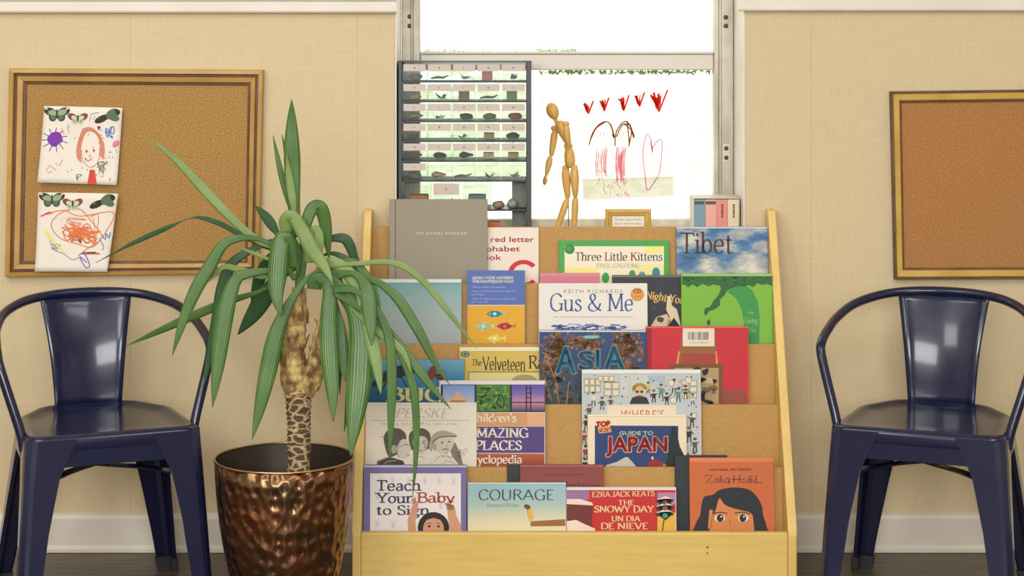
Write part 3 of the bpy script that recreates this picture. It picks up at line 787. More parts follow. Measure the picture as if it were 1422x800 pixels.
# --- tier B
def d(t, A):
    a = A(); a.grad(516, 387, 641, 484, [rgb(112, 156, 160), rgb(142, 172, 168), rgb(160, 176, 172), rgb(164, 172, 170), rgb(166, 170, 168)], 40); a.build('pale_gradient_print', t)
    a = A(); a.z = 2; a.serif('PARIS', 538, 430, 592, 21, rgb(156, 182, 176), thick=8, thin=3); a.build('title_lettering', t)
book('pale teal to grey book behind the yucca leaves, beside the fish number cards', 1, .016, .014, 516, 641, 387.5, rgb(152, 174, 172), d, band=(5, rgb(212, 216, 206)))
def d(t, A):
    a = A(); a.rect(649, 375, 729, 423.5, rgb(88, 108, 172)); a.rect(649, 424.5, 729, 486, rgb(222, 164, 44)); a.up(); a.rect(649, 423.5, 729, 424.5, rgb(226, 208, 170)); a.build('two_tone_print', t)
    a = A(); a.z = 2; c = rgb(226, 222, 206)
    a.sans('LEARN YOUR NUMBERS', 656, 387.5, 712.5, 3.5, c, bold=.35); a.sans('THE MONTESSORI WAY!', 656, 392.6, 713, 3.5, c, bold=.35); a.build('title_lettering', t)
    a = A(); a.z = 2; c = rgb(170, 180, 206)
    for s_, x1, y in (('- Identify numbers and quantities', 702, 399.8), ('- Trace each Montessori number from with', 716, 405.5), ('   your finger', 673, 410), ('- Count the segments on the number rods', 716, 416), ('   of 1 to 10', 677, 420.6)): a.sans(s_, 654, y, x1, 2.6, c)
    a.build('small_print', t)
    a = A(); a.z = 2
    def fish(cx, cy, w, body, tail, eye):
        a.poly([(cx - w, cy), (cx - w * .4, cy - 4.2), (cx + w * .3, cy - 4.2), (cx + w * .9, cy - .5), (cx + w * .9, cy + .5), (cx + w * .3, cy + 4.2), (cx - w * .4, cy + 4.2)], body)
        a.poly([(cx + w * .85, cy), (cx + w * 1.35, cy - 4.5), (cx + w * 1.2, cy), (cx + w * 1.35, cy + 4)], tail); a.poly([(cx - 2, cy - 4), (cx + 3, cy - 6), (cx + 5, cy - 3.6)], tail); a.ell(cx - w * .1, cy + 5.6, 1.4, 1.6, tail)
        a.up(); a.ell(cx, cy, 2.6, 2.4, eye); a.ell(cx - w * .55, cy - .3, 1.1, 1.1, eye); a.z -= 1
    fish(687, 436, 12, rgb(58, 120, 140), rgb(150, 190, 186), rgb(170, 214, 210)); fish(671, 453, 12, rgb(150, 186, 158), rgb(200, 206, 160), rgb(190, 216, 190))
    fish(701, 453, 12, rgb(164, 36, 60), rgb(216, 96, 50), rgb(220, 80, 80)); fish(687, 470, 12, rgb(218, 204, 96), rgb(228, 220, 140), rgb(232, 228, 150)); a.build('fish_picture', t)
book('blue and orange set of number cards with four fish', 1, .012, .006, 649, 729, 375.5, rgb(88, 108, 172), d, hard=False, name='card_set')
book('pink board book peeking out above the white book with the orange seal', 1, .009, .007, 750, 833, 379, rgb(206, 130, 140), lambda t, A: A().rect(751, 383.5, 832, 398, rgb(200, 116, 132)).build('pink_print', t), pagecol=rgb(232, 218, 190), hard=False)
def d(t, A):
    a = A(); b = rgb(74, 92, 150); c = rgb(134, 122, 112)
    a.serif('Gus & Me', 763, 432, 880, 24, b, thick=12, thin=4, ser=16); a.build('title_lettering', t)
    a = A(); a.sans('KEITH RICHARDS', 783, 407, 864, 5.2, c, spacing=1.35); a.sans('THE STORY OF MY GRANDDAD AND MY FIRST GUITAR', 768, 441.5, 879, 2.5, rgb(160, 146, 134)); a.build('author_lettering', t)
    a = A(); R = random.Random(4)
    for i in range(70):
        x = 770 + 98 * R.random(); y = 450 + 8 * R.random() + abs(x - 818) * .03; l = R.uniform(4, 14)
        a.stroke([(x - l / 2, y + R.uniform(-2, 2)), (x + l / 2, y + R.uniform(-2, 2))], R.uniform(1, 2.4), R.choice([rgb(70, 92, 158), rgb(106, 124, 178), rgb(142, 156, 196), rgb(84, 104, 166)]), False)
    a.build('blue_brush_picture', t)
    a = A(); a.ell(885, 409, 9.3, 9.3, rgb(212, 136, 62)); a.up(); a.ell(885, 409, 8, 8, rgb(222, 152, 76)); a.up(); a.sans('CD', 880, 407, 890, 5, rgb(170, 96, 40), bold=.2); a.sans('INSIDE', 879, 413, 891, 3, rgb(190, 116, 54)); a.build('orange_seal', t)
book('white book with large blue title and an orange round seal', 1, .022, .010, 748, 899, 393.5, rgb(228, 218, 208), d)
def d(t, A):
    a = A(); c = rgb(226, 176, 96)
    a.serif('Night You', 896, 414.5, 950, 11, c, thick=18, thin=6, ser=8, slant=.18, rise=8); a.build('title_lettering', t)
    a = A(); w = rgb(216, 196, 166)
    a.poly([(927, 411), (931, 411), (933, 424), (940, 430), (944, 446), (950, 484), (924, 484), (926, 450), (930, 440), (925, 430)], w); a.poly([(902, 456), (912, 440), (926, 436), (934, 450), (934, 484), (900, 484)], rgb(206, 184, 152))
    a.up(); a.poly([(925, 456), (936, 441), (946, 456), (946, 484), (925, 484)], rgb(34, 34, 46)); a.blob(917, 444, 5, 4, rgb(80, 66, 56), 3); a.ell(908, 428, 5, 1.2, rgb(70, 72, 76))
    a.build('dancing_animals_picture', t)
book('dark night-blue picture book with slanted cream script title, behind the green tree book', 1, .009, .008, 850, 958, 382, rgb(44, 46, 52), d, band=(3, rgb(112, 114, 106)))
def d(t, A):
    a = A(); a.rect(946, 381, 1074, 490, rgb(122, 178, 62)); a.build('light_green_print', t)
    a = A(); a.z = 1; g = rgb(50, 100, 52); tr = rgb(64, 144, 74)
    top = [(947, 382), (1074, 382), (1074, 396), (1070, 397), (1064, 393), (1058, 396), (1052, 393), (1046, 399), (1040, 396)]
    a.poly(top + [(1034, 398), (1026, 397), (1018, 399), (1010, 404), (1006, 410), (1000, 416), (1000, 424), (992, 430), (985, 432), (980, 439), (977, 434), (979, 428), (986, 426), (991, 417), (997, 411), (1001, 402), (1000, 397), (990, 395), (984, 398), (976, 394), (968, 399), (962, 395), (956, 399), (950, 395), (947, 396)], g)
    a.poly([(1010, 406), (1018, 398), (1032, 396), (1044, 402), (1052, 418), (1055, 440), (1054, 490), (1033, 490), (1033, 446), (1029, 428), (1022, 414), (1012, 407)], tr)
    a.ell(984, 448, 2.6, 4, rgb(82, 70, 60)); a.up(); R = random.Random(9)
    for i in range(60): a.blob(R.uniform(950, 1070), R.uniform(384, 394), R.uniform(1.5, 4), R.uniform(1, 2), rgb(58, 112, 58), i, .3, 8)
    a.build('tree_picture', t)
    a = A(); a.z = 4; a.serif('the', 1039, 436, 1047, 4, rgb(150, 196, 120), thick=12, ser=0); a.serif('Giving', 1034, 449, 1052, 8, rgb(160, 204, 130), thick=11, ser=0); a.serif('Tree', 1039, 461, 1050, 5, rgb(150, 196, 120), thick=12, ser=0); a.build('title_lettering', t)
book('bright green picture book with a bending tree on its cover', 1, .026, .015, 946, 1074, 380, rgb(112, 170, 66), d, band=(3.6, rgb(154, 192, 106)))
# --- tier C
def d(t, A):
    a = A(); a.grad(508, 499, 645, 570, [rgb(112, 158, 182), rgb(60, 128, 160), rgb(28, 96, 128), rgb(30, 86, 112)], 24); a.build('blue_print', t)
    a = A(); a.z = 2; k = rgb(46, 48, 54)
    a.poly([(526, 522), (540, 512), (560, 506), (572, 510), (582, 514), (572, 520), (556, 524), (540, 528), (530, 532)], k); a.poly([(515, 534), (520, 528), (528, 528), (528, 534), (520, 538)], k)
    for q in ([(540, 526), (532, 538), (524, 548)], [(556, 522), (562, 532), (566, 540)], [(566, 508), (572, 502), (578, 506)], [(576, 516), (590, 520)]): a.stroke(q, 2, k)
    r = rgb(112, 52, 40); a.blob(600, 518, 6, 9, r, 2, .2); a.blob(611, 524, 7, 4.5, rgb(92, 44, 36), 3, .2); a.stroke([(604, 522), (618, 519)], 1.4, k)
    a.build('insect_picture', t)
    a = A(); a.z = 3; a.serif('BUGS', 537, 557.5, 640, 19, rgb(210, 200, 130), thick=17, thin=6, ser=18); a.build('title_lettering', t)
book('blue insect book with a beetle and moth, behind the yucca leaf tips', 2, .020, .008, 509, 645, 499, rgb(60, 118, 146), d)
def d(t, A):
    a = A(); a.rect(638, 483, 775, 570, rgb(206, 176, 86)); a.build('straw_print', t)
    a = A(); a.z = 2; k = rgb(48, 40, 40)
    a.serif('The', 655, 508, 669, 9, k, thick=16, thin=5, ser=10, slant=.05); a.serif('Velveteen', 670, 513.5, 730, 18, k, thick=14, thin=4, ser=12, rise=1.5); a.serif('Rabbit', 734, 512, 788, 18, k, thick=14, thin=4, ser=12); a.build('title_lettering', t)
    a = A(); a.z = 2; a.ell(646, 492, 6.2, 4.4, rgb(74, 112, 110)); a.up(); a.ell(646, 492, 4.2, 2.8, rgb(150, 160, 120)); a.up(); a.ell(646, 492, 2.4, 1.8, rgb(80, 84, 80)); a.build('oval_emblem', t)
    a = A(); a.z = 2; a.rect(650, 516, 775, 517, rgb(110, 84, 50)); a.rect(650, 516, 651, 570, rgb(110, 84, 50)); a.rect(651.5, 517.5, 775, 570, rgb(214, 196, 132)); a.up(); a.ell(728, 530, 18, 10, rgb(160, 146, 84)); a.build('framed_picture', t)
book('straw yellow storybook with fancy black calligraphic title', 2, .009, .007, 638, 776, 482, rgb(210, 184, 104), d, band=(5.5, rgb(234, 220, 176)))
def d(t, A):
    a = A(); R = random.Random(8)
    a.grad(750, 460, 897, 570, [rgb(44, 74, 124), rgb(40, 70, 112), rgb(52, 72, 100), rgb(66, 74, 70)], 20); a.up()
    br = [rgb(140, 98, 62), rgb(124, 84, 54), rgb(156, 116, 78), rgb(108, 76, 56)]; dk = [rgb(52, 72, 104), rgb(44, 74, 84), rgb(64, 78, 60), rgb(84, 84, 58), rgb(78, 62, 52)]
    for cx, cy, w, h, n in ((775, 484, 16, 14, 40), (870, 480, 18, 16, 44), (766, 520, 12, 16, 26), (880, 520, 12, 12, 24), (812, 476, 20, 8, 20)):
        for i in range(n * 4): a.blob(cx + R.gauss(0, w * .62), cy + R.gauss(0, h * .62), R.uniform(1, 4), R.uniform(1, 4.5), R.choice(br), R.random(), .3, 9)
        a.up()
    for i in range(260): a.blob(R.uniform(752, 895), R.uniform(516, 568), R.uniform(1, 4.5), R.uniform(1, 4.5), R.choice(dk), R.random(), .3, 9)
    a.up()
    for x0, y0, x1, y1 in ((756, 524, 766, 556), (770, 520, 776, 560), (790, 530, 786, 566), (764, 510, 776, 540)): a.stroke([(x0, y0), (x1, y1)], 1.6, rgb(156, 110, 66), False)
    a.ell(821, 468, 13, 2.6, rgb(96, 156, 162)); a.build('textured_picture', t)
    a = A(); a.z = 8; c = rgb(54, 126, 162)
    a.sans('A', 772, 518, 799, 37, c, bold=1.1, outline=(rgb(176, 150, 96), 2.3)); a.sans('S', 804, 513, 824, 25.5, c, bold=.9, outline=(rgb(176, 150, 96), 2.1)); a.sans('I', 828, 510, 832, 25, c, bold=.9, outline=(rgb(176, 150, 96), 2.1)); a.sans('A', 839, 514, 867, 34, c, bold=1.1, outline=(rgb(176, 150, 96), 2.3))
    a.build('title_lettering', t)
    a = A(); a.z = 10; a.sans('EXPLORERS', 812, 469.3, 830, 2.4, rgb(210, 226, 220)); a.build('series_lettering', t)
book('brown and blue geography book with big teal capital letters', 2, .020, .009, 749, 897, 458.5, rgb(72, 86, 116), d, band=(2.6, rgb(206, 200, 196)))
def d(t, A):
    a = A(); a.rect(905, 456, 1038, 570, rgb(196, 46, 56)); a.up(); a.rect(897, 455, 905, 570, rgb(150, 40, 52)); a.rect(995, 541, 1038, 570, rgb(150, 72, 60)); a.build('red_print', t)
    a = A(); a.z = 2; br = rgb(150, 96, 52); dk = rgb(120, 78, 44)
    a.poly([(948, 458), (993, 458), (997, 508), (938, 508), (944, 484)], br); a.up(); a.rect(946, 491, 994, 507, rgb(160, 66, 56)); a.poly([(942, 488), (944, 488), (942, 505), (939, 505)], rgb(220, 150, 60)); a.poly([(993, 488), (995, 488), (997, 505), (994, 505)], rgb(220, 150, 60))
    a.up(); a.rect(930, 506, 1004, 570, dk); a.up(); a.rect(936, 511, 998, 570, rgb(176, 150, 104)); a.up(); R = random.Random(6)
    for i in range(40): a.blob(R.uniform(940, 996), R.uniform(514, 568), R.uniform(3, 7), R.uniform(2, 6), R.choice([rgb(40, 38, 46), rgb(48, 46, 56), rgb(120, 100, 74), rgb(196, 176, 136), rgb(60, 52, 50)]), i, .35, 9)
    a.build('dog_photo_panel', t)
    a = A(); a.z = 6; a.rect(948, 455, 992, 481, rgb(226, 210, 188)); a.up(); R = random.Random(2); x = 955.5
    while x < 983:
        w = R.choice([.7, 1.1, 1.6]); a.rect(x, 461, x + w, 472, rgb(96, 84, 74)); x += w + R.choice([.6, .9, 1.4])
        if 963 < x < 965: x += 2
    a.sans('0 5274 90060', 957, 477, 983, 2.4, rgb(150, 130, 112)); a.build('barcode_label', t)
book('red book turned with its barcode label showing, in the third tier', 2, .013, .012, 897, 1039, 453.5, rgb(214, 62, 60), d, band=(2.4, rgb(222, 92, 80)))
# --- tier D
def d(t, A):
    a = A(); c = rgb(160, 150, 120)
    a.serif('PERSKE', 548, 580.5, 622, 13, c, thick=7, thin=3, ser=0, slant=.25); a.rect(515, 583.5, 652, 584.3, rgb(170, 158, 132)); a.sans('PENCIL PORTRAITS 1971-1990', 530, 591, 635, 3.6, rgb(176, 158, 126), spacing=1.25); a.build('title_lettering', t)
    a = A(); k, m, l = rgb(66, 62, 58), rgb(126, 120, 108), rgb(206, 196, 176)
    w = rgb(222, 212, 194)
    a.poly([(520, 655), (524, 640), (540, 634), (560, 640), (566, 655)], k); a.poly([(566, 655), (568, 636), (582, 630), (598, 636), (602, 655)], w); a.poly([(596, 655), (600, 634), (616, 628), (632, 638), (640, 655)], w)
    a.poly([(624, 622), (632, 614), (640, 632), (644, 650), (636, 644), (628, 634)], m); a.up()
    h_ = rgb(88, 82, 74); s1, s2 = rgb(204, 194, 174), rgb(170, 160, 142)
    a.spoly([(535, 622), (533, 606), (541, 596), (554, 595), (563, 602), (564, 612), (560, 622), (550, 632), (540, 634)], h_); a.up(); a.spoly([(556, 612), (563, 610), (568, 617), (571, 624), (568, 628), (568, 634), (562, 638), (554, 634), (551, 624)], s1); a.up(); a.spoly([(544, 620), (549, 618), (551, 625), (548, 630), (544, 628)], s2); a.stroke([(562, 617), (567, 618)], 1, k); a.stroke([(565, 632), (569, 632)], .9, k); a.stroke([(554, 636), (552, 626), (556, 618)], 1.6, s2); a.z -= 2
    a.spoly([(569, 618), (568, 604), (576, 596), (588, 595), (597, 602), (598, 616), (594, 624), (574, 626)], h_); a.up(); a.spoly([(573, 613), (577, 607), (588, 606), (594, 612), (593, 622), (588, 630), (582, 631), (576, 626)], s1); a.up(); a.ell(579, 615, 1.8, 1.1, k); a.ell(588.5, 615, 1.8, 1.1, k); a.stroke([(576, 612.5), (579, 611.6), (582, 612.6)], .8, h_); a.stroke([(586, 612.6), (589, 611.6), (592, 612.5)], .8, h_); a.stroke([(581, 625), (584, 626), (587, 625)], 1.1, h_); a.stroke([(583.6, 616), (583, 620), (585, 620.6)], .8, s2); a.ell(591, 621, 2, 5, s2); a.z -= 2
    a.spoly([(600, 614), (604, 604), (614, 600), (624, 602), (630, 609), (629, 620), (622, 629), (612, 630), (604, 624)], s1); a.up(); a.spoly([(597, 613), (602, 603), (613, 598), (625, 600), (634, 604), (633, 607), (622, 606), (609, 609), (603, 616), (600, 626), (596, 624)], s2); a.up(); a.stroke([(600, 615), (608, 608.5), (622, 606), (634, 606.5)], 1.3, h_); a.ell(614, 614.6, 1.7, 1, k); a.ell(623.5, 613.6, 1.5, 1, k); a.stroke([(614, 625), (618, 623.6), (623, 624.4)], 1.2, h_); a.stroke([(619.5, 616), (621.5, 619.6), (618.6, 620.6)], .9, s2); a.ell(604, 621, 2.4, 5, s2); a.z -= 2
    a.up(); a.up()
    for q in ([(520, 652), (526, 641), (540, 635)], [(530, 654), (536, 642), (550, 640)], [(572, 640), (580, 634), (590, 636)], [(604, 640), (612, 633), (624, 634)], [(576, 648), (584, 640)], [(612, 650), (620, 640), (632, 644)]): a.stroke(q, .9, s2)
    a.z -= 2
    R = random.Random(1); a.up()
    for i in range(50):
        x, y = R.choice([(548, 606), (582, 600), (540, 612), (540, 646), (634, 632)]); x += R.gauss(0, 7); y += R.gauss(0, 5); a.stroke([(x, y), (x + R.uniform(2, 6), y + R.uniform(-4, 4))], .7, R.choice([rgb(96, 90, 82), rgb(40, 38, 36), rgb(120, 112, 100)]), False)
    a.build('pencil_portraits', t)
book('cream book with pencil portraits of three children on its cover', 3, .024, .008, 507, 662, 559.5, rgb(226, 214, 194), d, band=(1.6, rgb(238, 228, 210)))
def d(t, A):
    a = A()
    a.rect(612, 534, 757, 572.5, rgb(48, 44, 52)); a.up(); a.grad(615, 535, 659, 572, [rgb(112, 142, 196), rgb(150, 166, 200), rgb(196, 184, 176)], 12); a.rect(662, 534, 708, 571, rgb(74, 118, 48)); a.grad(711, 534, 756, 571, [rgb(88, 74, 150), rgb(118, 96, 166), rgb(190, 130, 150), rgb(60, 62, 92)], 14); a.up()
    tj = rgb(206, 160, 118); a.rect(624, 556, 648, 571, tj); a.ell(636, 553, 6, 8, tj); a.rect(621, 546, 622.5, 571, tj); a.rect(650, 546, 651.5, 571, tj); a.ell(628, 556, 2.5, 3, tj); a.ell(644, 556, 2.5, 3, tj); a.up(); a.rect(633, 562, 639, 571, rgb(140, 98, 76)); a.ell(636, 545, .8, 2, tj)
    R = random.Random(3)
    for i in range(60): a.blob(R.uniform(665, 705), R.uniform(537, 568), R.uniform(1.5, 4), R.uniform(1.5, 3), R.choice([rgb(92, 142, 56), rgb(60, 100, 42), rgb(110, 158, 66)]), i, .3, 8)
    a.up(); a.stroke([(667, 540), (678, 542), (672, 550), (668, 552), (680, 548)], 1.6, rgb(40, 60, 34)); a.stroke([(686, 552), (694, 548), (690, 560), (698, 566), (700, 556), (696, 548)], 2.2, rgb(44, 66, 38))
    b = rgb(70, 34, 58); a.rect(730, 536, 731.8, 571, b); a.rect(736, 536, 737.8, 571, b)
    for y in (538, 545, 552, 558): a.rect(730, y, 738, y + 1.2, b)
    a.rect(711, 558, 756, 559.5, b); a.build('landmark_photos', t)
    a = A(); a.rect(612, 573.5, 756, 592, rgb(206, 148, 96)); a.rect(612, 592.5, 756, 629, rgb(84, 66, 122)); a.grad(612, 630, 756, 655, [rgb(184, 92, 56), rgb(150, 70, 50), rgb(166, 100, 60)], 8); a.up(); a.rect(732, 573.5, 756, 592, rgb(218, 164, 120)); a.build('colour_bands', t)
    a = A(); a.z = 3; c = rgb(234, 218, 196)
    a.serif("Children's", 652, 586, 717, 11.5, c, thick=17, thin=7, ser=8); a.serif('AMAZING', 648, 607.5, 734, 13, c, thick=17, thin=6); a.serif('PLACES', 660, 625, 725, 13, c, thick=17, thin=6); a.serif('encyclopedia', 640, 643.5, 725, 11.5, c, thick=17, thin=7, ser=8); a.build('title_lettering', t)
book('colour banded children reference book with small landmark photos along its top', 3, .0145, .013, 610, 757, 529, rgb(214, 206, 206), d)
def d(t, A):
    a = A(); R = random.Random(12); lb = rgb(176, 184, 188); k = rgb(52, 50, 54); cr = rgb(222, 206, 174)
    a.rect(809, 519, 972, 656, rgb(186, 190, 188)); a.up()
    for x, y, w, h in ((811, 525, 20, 22), (838, 530, 22, 22), (828, 521, 26, 10), (862, 520, 10, 28), (876, 520, 24, 26), (900, 522, 24, 10), (944, 526, 24, 26)): a.rect(x, y, x + w, y + h, R.choice([lb, rgb(166, 178, 186), rgb(196, 196, 190)]))
    a.up()
    for x, y, n, m_, w, h in ((811, 526, 3, 2, 7, 9), (839, 531, 2, 2, 10, 9), (830, 522, 3, 1, 7, 8), (947, 528, 2, 3, 10, 8)):
        for i in range(n):
            for j in range(m_): a.rect(x + i * (w + 1), y + j * (h + 1), x + i * (w + 1) + w, y + j * (h + 1) + h, rgb(140, 126, 96)); a.up(); a.rect(x + i * (w + 1) + .8, y + j * (h + 1) + .8, x + i * (w + 1) + w - .8, y + j * (h + 1) + h - .8, cr); a.z -= 1
    a.up()
    def person(x, y, s_, shirt, hair, legs):
        a.ell(x, y - 9 * s_, 2.4 * s_, 2.8 * s_, rgb(216, 180, 146)); a.ell(x, y - 10.4 * s_, 2.6 * s_, 2 * s_, hair); a.poly([(x - 3.4 * s_, y - 6 * s_), (x + 3.4 * s_, y - 6 * s_), (x + 2.6 * s_, y + s_), (x - 2.6 * s_, y + s_)], shirt)
        a.stroke([(x - 3 * s_, y - 5 * s_), (x - 6 * s_, y - R.uniform(-1, 9) * s_)], 1.3 * s_, shirt, False); a.stroke([(x + 3 * s_, y - 5 * s_), (x + 6 * s_, y - R.uniform(-1, 9) * s_)], 1.3 * s_, shirt, False)
        for q in (-1.4, 1.4): a.stroke([(x + q * s_, y), (x + q * 1.8 * s_, y + 8 * s_)], 1.8 * s_, legs, False)
    cs = [k, rgb(70, 90, 96), rgb(96, 70, 64), rgb(206, 176, 80), rgb(150, 60, 64), rgb(96, 140, 130), rgb(210, 204, 190), rgb(60, 84, 70)]
    for x, y, s_ in ((824, 556, 1), (836, 562, .9), (818, 572, .9), (908, 552, .9), (918, 545, 1), (926, 556, .9), (936, 538, 1), (942, 550, 1), (952, 546, 1), (962, 556, .8), (814, 590, 1), (811, 610, 1), (813, 630, 1), (961, 586, 1), (957, 606, 1.1), (965, 620, 1), (964, 640, 1.1), (812, 648, 1), (955, 640, .9), (848, 560, .8), (900, 540, .8)):
        person(x, y, s_, R.choice(cs), R.choice([k, rgb(150, 110, 60), rgb(110, 60, 50)]), R.choice(cs[:3]))
    for i in range(60): a.ell(R.uniform(810, 971), R.uniform(521, 600), R.uniform(.6, 1.4), R.uniform(.6, 1.4), R.choice(cs))
    for x, y, r in ((932, 532, 5), (956, 528, 5), (935, 556, 5), (964, 577, 4)): a.ell(x, y, r, r, rgb(150, 142, 122)); a.up(); a.ell(x, y, r - .9, r - .9, rgb(214, 206, 190)); a.z -= 1
    a.up(); a.poly([(874, 561), (878, 552), (888, 549), (898, 552), (902, 561)], k); a.ell(888, 544, 5, 7, rgb(214, 172, 124)); a.up()
    for i in range(15): an = math.radians(165 + i * 14); a.ell(888 + 8 * math.cos(an), 540.5 + 6.5 * math.sin(an), 3, 2.6, rgb(222, 200, 112) if i % 3 else rgb(206, 180, 88))
    a.up(); a.ell(884.8, 544, 2.3, 1.7, k); a.ell(891.2, 544, 2.3, 1.7, k); a.ell(888, 550.5, 2, .7, rgb(170, 80, 70)); a.build('crowd_picture', t)
    a = A(); a.z = 7; a.rect(843, 562.5, 939, 590, rgb(224, 206, 178)); a.up(); a.sans("WHERE'S", 862, 581, 922, 11.5, rgb(196, 70, 58), spacing=1.15); a.build('title_panel', t)
book('busy crowd picture book with a white spine edge, behind the navy travel guide', 3, .013, .010, 808, 973, 513.5, rgb(208, 206, 200), d, band=(5, rgb(226, 222, 216)))
def d(t, A):
    a = A(); N = rgb(42, 64, 108); a.poly([(826, 591), (942, 591.5), (941, 655), (826, 655)], N); a.up()
    a.poly([(833, 655), (842, 646), (858, 641), (868, 635), (872, 635), (882, 646), (888, 655)], rgb(190, 184, 172)); a.poly([(896, 655), (900, 643), (905, 640), (908, 636), (914, 640), (926, 644), (930, 655)], rgb(150, 44, 48)); a.up()
    a.poly([(842, 655), (850, 647), (862, 650), (870, 655)], rgb(120, 126, 138)); a.poly([(920, 655), (927, 636), (931, 600), (934, 592), (938, 592), (944, 620), (950, 632), (952, 655)], rgb(34, 46, 46)); a.ell(906, 636, 1.6, 2.2, rgb(226, 190, 150)); a.rect(921, 645, 925, 651, rgb(232, 150, 70)); a.build('mountain_picture', t)
    a = A(); a.z = 4; a.sans('JAPAN', 842, 627, 926, 20.5, rgb(188, 50, 56), bold=.9, outline=(rgb(226, 206, 184), 1.9)); a.sans('GUIDE TO', 860, 604, 907, 5, rgb(206, 206, 196), bold=.35); a.build('title_lettering', t)
    a = A(); a.z = 4; o = rgb(226, 176, 120); a.poly([(828, 585), (846, 583.5), (849, 600), (832, 602)], o); a.up(); a.sans('TOP', 828, 593, 847, 7, rgb(190, 44, 40), bold=.7, rise=-1.5); a.sans('SECRET', 832, 600.5, 848, 5.5, rgb(206, 70, 40), bold=.3, rise=-1.5); a.build('corner_badge', t)
book('cream bordered navy travel guide with red capitals and a snowy mountain', 3, .0245, .009, 816, 953, 576, rgb(230, 212, 178), d, band=(2, rgb(236, 222, 194)), hard=False)
# --- tier E (front)
def d(t, A):
    a = A(); a.rect(514, 657.5, 640, 745, rgb(232, 222, 214)); a.up()
    for x, y in ((530, 670), (545, 668), (568, 668), (590, 669), (610, 668), (630, 670), (524, 690), (524, 728), (546, 730), (612, 704), (526, 712)):
        a.ell(x, y, 2.4, 4, rgb(212, 202, 206)); a.stroke([(x - 2, y - 3), (x - 3, y - 7)], 1.2, rgb(212, 202, 206), False); a.stroke([(x + 1, y - 3), (x + 1.4, y - 7.5)], 1.2, rgb(212, 202, 206), False)
    a.build('white_panel', t)
    a = A(); a.z = 2; n = rgb(66, 64, 96); r = rgb(176, 74, 70); kw = dict(thick=15, thin=9, ser=24, slab=9)
    a.serif('Teach', 522, 681.5, 585, 14.5, n, **kw); a.serif('Your', 523, 698.5, 573, 14, n, **kw); a.serif('Baby', 579, 698, 632, 14, r, **kw); a.serif('to Sign', 522.5, 715, 597, 13, n, **kw); a.build('title_lettering', t)
    a = A(); a.z = 4; sk = rgb(206, 150, 118); sd = rgb(184, 124, 96); hr = rgb(44, 34, 36)
    a.poly([(567, 738), (566, 722), (571, 706), (574, 700), (573, 692), (576, 693), (578, 698), (581, 698), (580, 708), (577, 724), (578, 738)], sk)
    a.poly([(625, 738), (622, 716), (620, 704), (624, 702), (631, 703), (634, 716), (640, 730), (641, 738)], sk)
    a.poly([(619, 700), (622, 698), (624, 700), (630, 701), (632, 706), (626, 709), (621, 707)], sk); a.stroke([(622, 702), (619.5, 700)], 2, sk, False)
    for x, y in ((572.5, 692), (576, 690)): a.stroke([(x + 1, y + 8), (x, y)], 2.2, sk, False)
    for x in (621, 624, 627): a.stroke([(x + 1.5, 703), (x - 3.5, 698.5)], 2, sk, False)
    a.ell(602, 733, 22, 22, hr); a.up(); a.ell(602, 735, 14.5, 17, sk); a.poly([(587, 728), (590, 719), (598, 715), (608, 715), (615, 720), (617, 729), (612, 722), (602, 719.5), (592, 722)], hr)
    a.up(); a.ell(596, 731, 2.2, 1.4, hr); a.ell(609, 731, 2.2, 1.4, hr); a.stroke([(592.5, 727.5), (596, 726.5), (599, 727.5)], .9, rgb(96, 66, 54)); a.stroke([(606, 727.5), (609, 726.5), (612.5, 727.5)], .9, rgb(96, 66, 54)); a.ell(602.5, 738, 2.4, 1.8, sd); a.build('baby_photo', t)
book('purple bordered white book with a dark-haired toddler raising both hands', 4, .024, .010, 505, 648, 646, rgb(112, 104, 152), d, band=(3, rgb(196, 186, 190)))
def d(t, A):
    a = A(); a.grad(650, 672, 786, 748, [rgb(150, 184, 188), rgb(152, 184, 184), rgb(170, 190, 178), rgb(206, 202, 170), rgb(228, 212, 170), rgb(230, 214, 176)], 30); a.build('sky_print', t)
    a = A(); a.z = 2; a.serif('COURAGE', 664, 694.5, 770, 14.5, rgb(74, 58, 46), thick=11, thin=5, ser=0); a.build('title_lettering', t)
    a = A(); a.z = 2; a.sans('Bernard Waber', 676, 704, 721, 5, rgb(116, 136, 124)); a.build('author_lettering', t)
    a = A(); a.z = 2; br = rgb(150, 102, 54); a.poly([(736, 724), (785, 721), (785, 730.5), (737, 731)], br); a.up(); a.poly([(730, 704), (735, 702), (740, 710), (741, 720), (737, 727), (733, 718)], rgb(216, 176, 84)); a.ell(732, 704, 4.6, 3.4, rgb(104, 70, 46), 20); a.poly([(728, 706), (733, 707), (734, 716), (730, 712)], rgb(226, 204, 170)); a.build('diver_picture', t)
book('pale blue and cream landscape book with thin dark capitals and a small diver', 4, .0285, .008, 649.5, 786, 670.5, rgb(176, 196, 190), d, band=(1.6, rgb(206, 212, 200)))
def d(t, A):
    a = A(); a.sans('Little People, BIG DREAMS', 757, 660.5, 809, 3, rgb(74, 30, 36)); a.serif('Maria Montessori', 744, 679.5, 834, 11.5, rgb(46, 30, 34), thick=9, thin=6, ser=0, slant=.12, rise=1.5); a.build('title_lettering', t)
book('dark maroon book half hidden behind the pale blue landscape book', 4, .0165, .010, 722, 838, 645.5, rgb(134, 64, 58), d, band=(3, rgb(160, 92, 84)))
book('thin black book whose edge shows beside the maroon book', 4, .0048, .003, 704, 790, 645.5, rgb(44, 46, 50), None, hard=False)
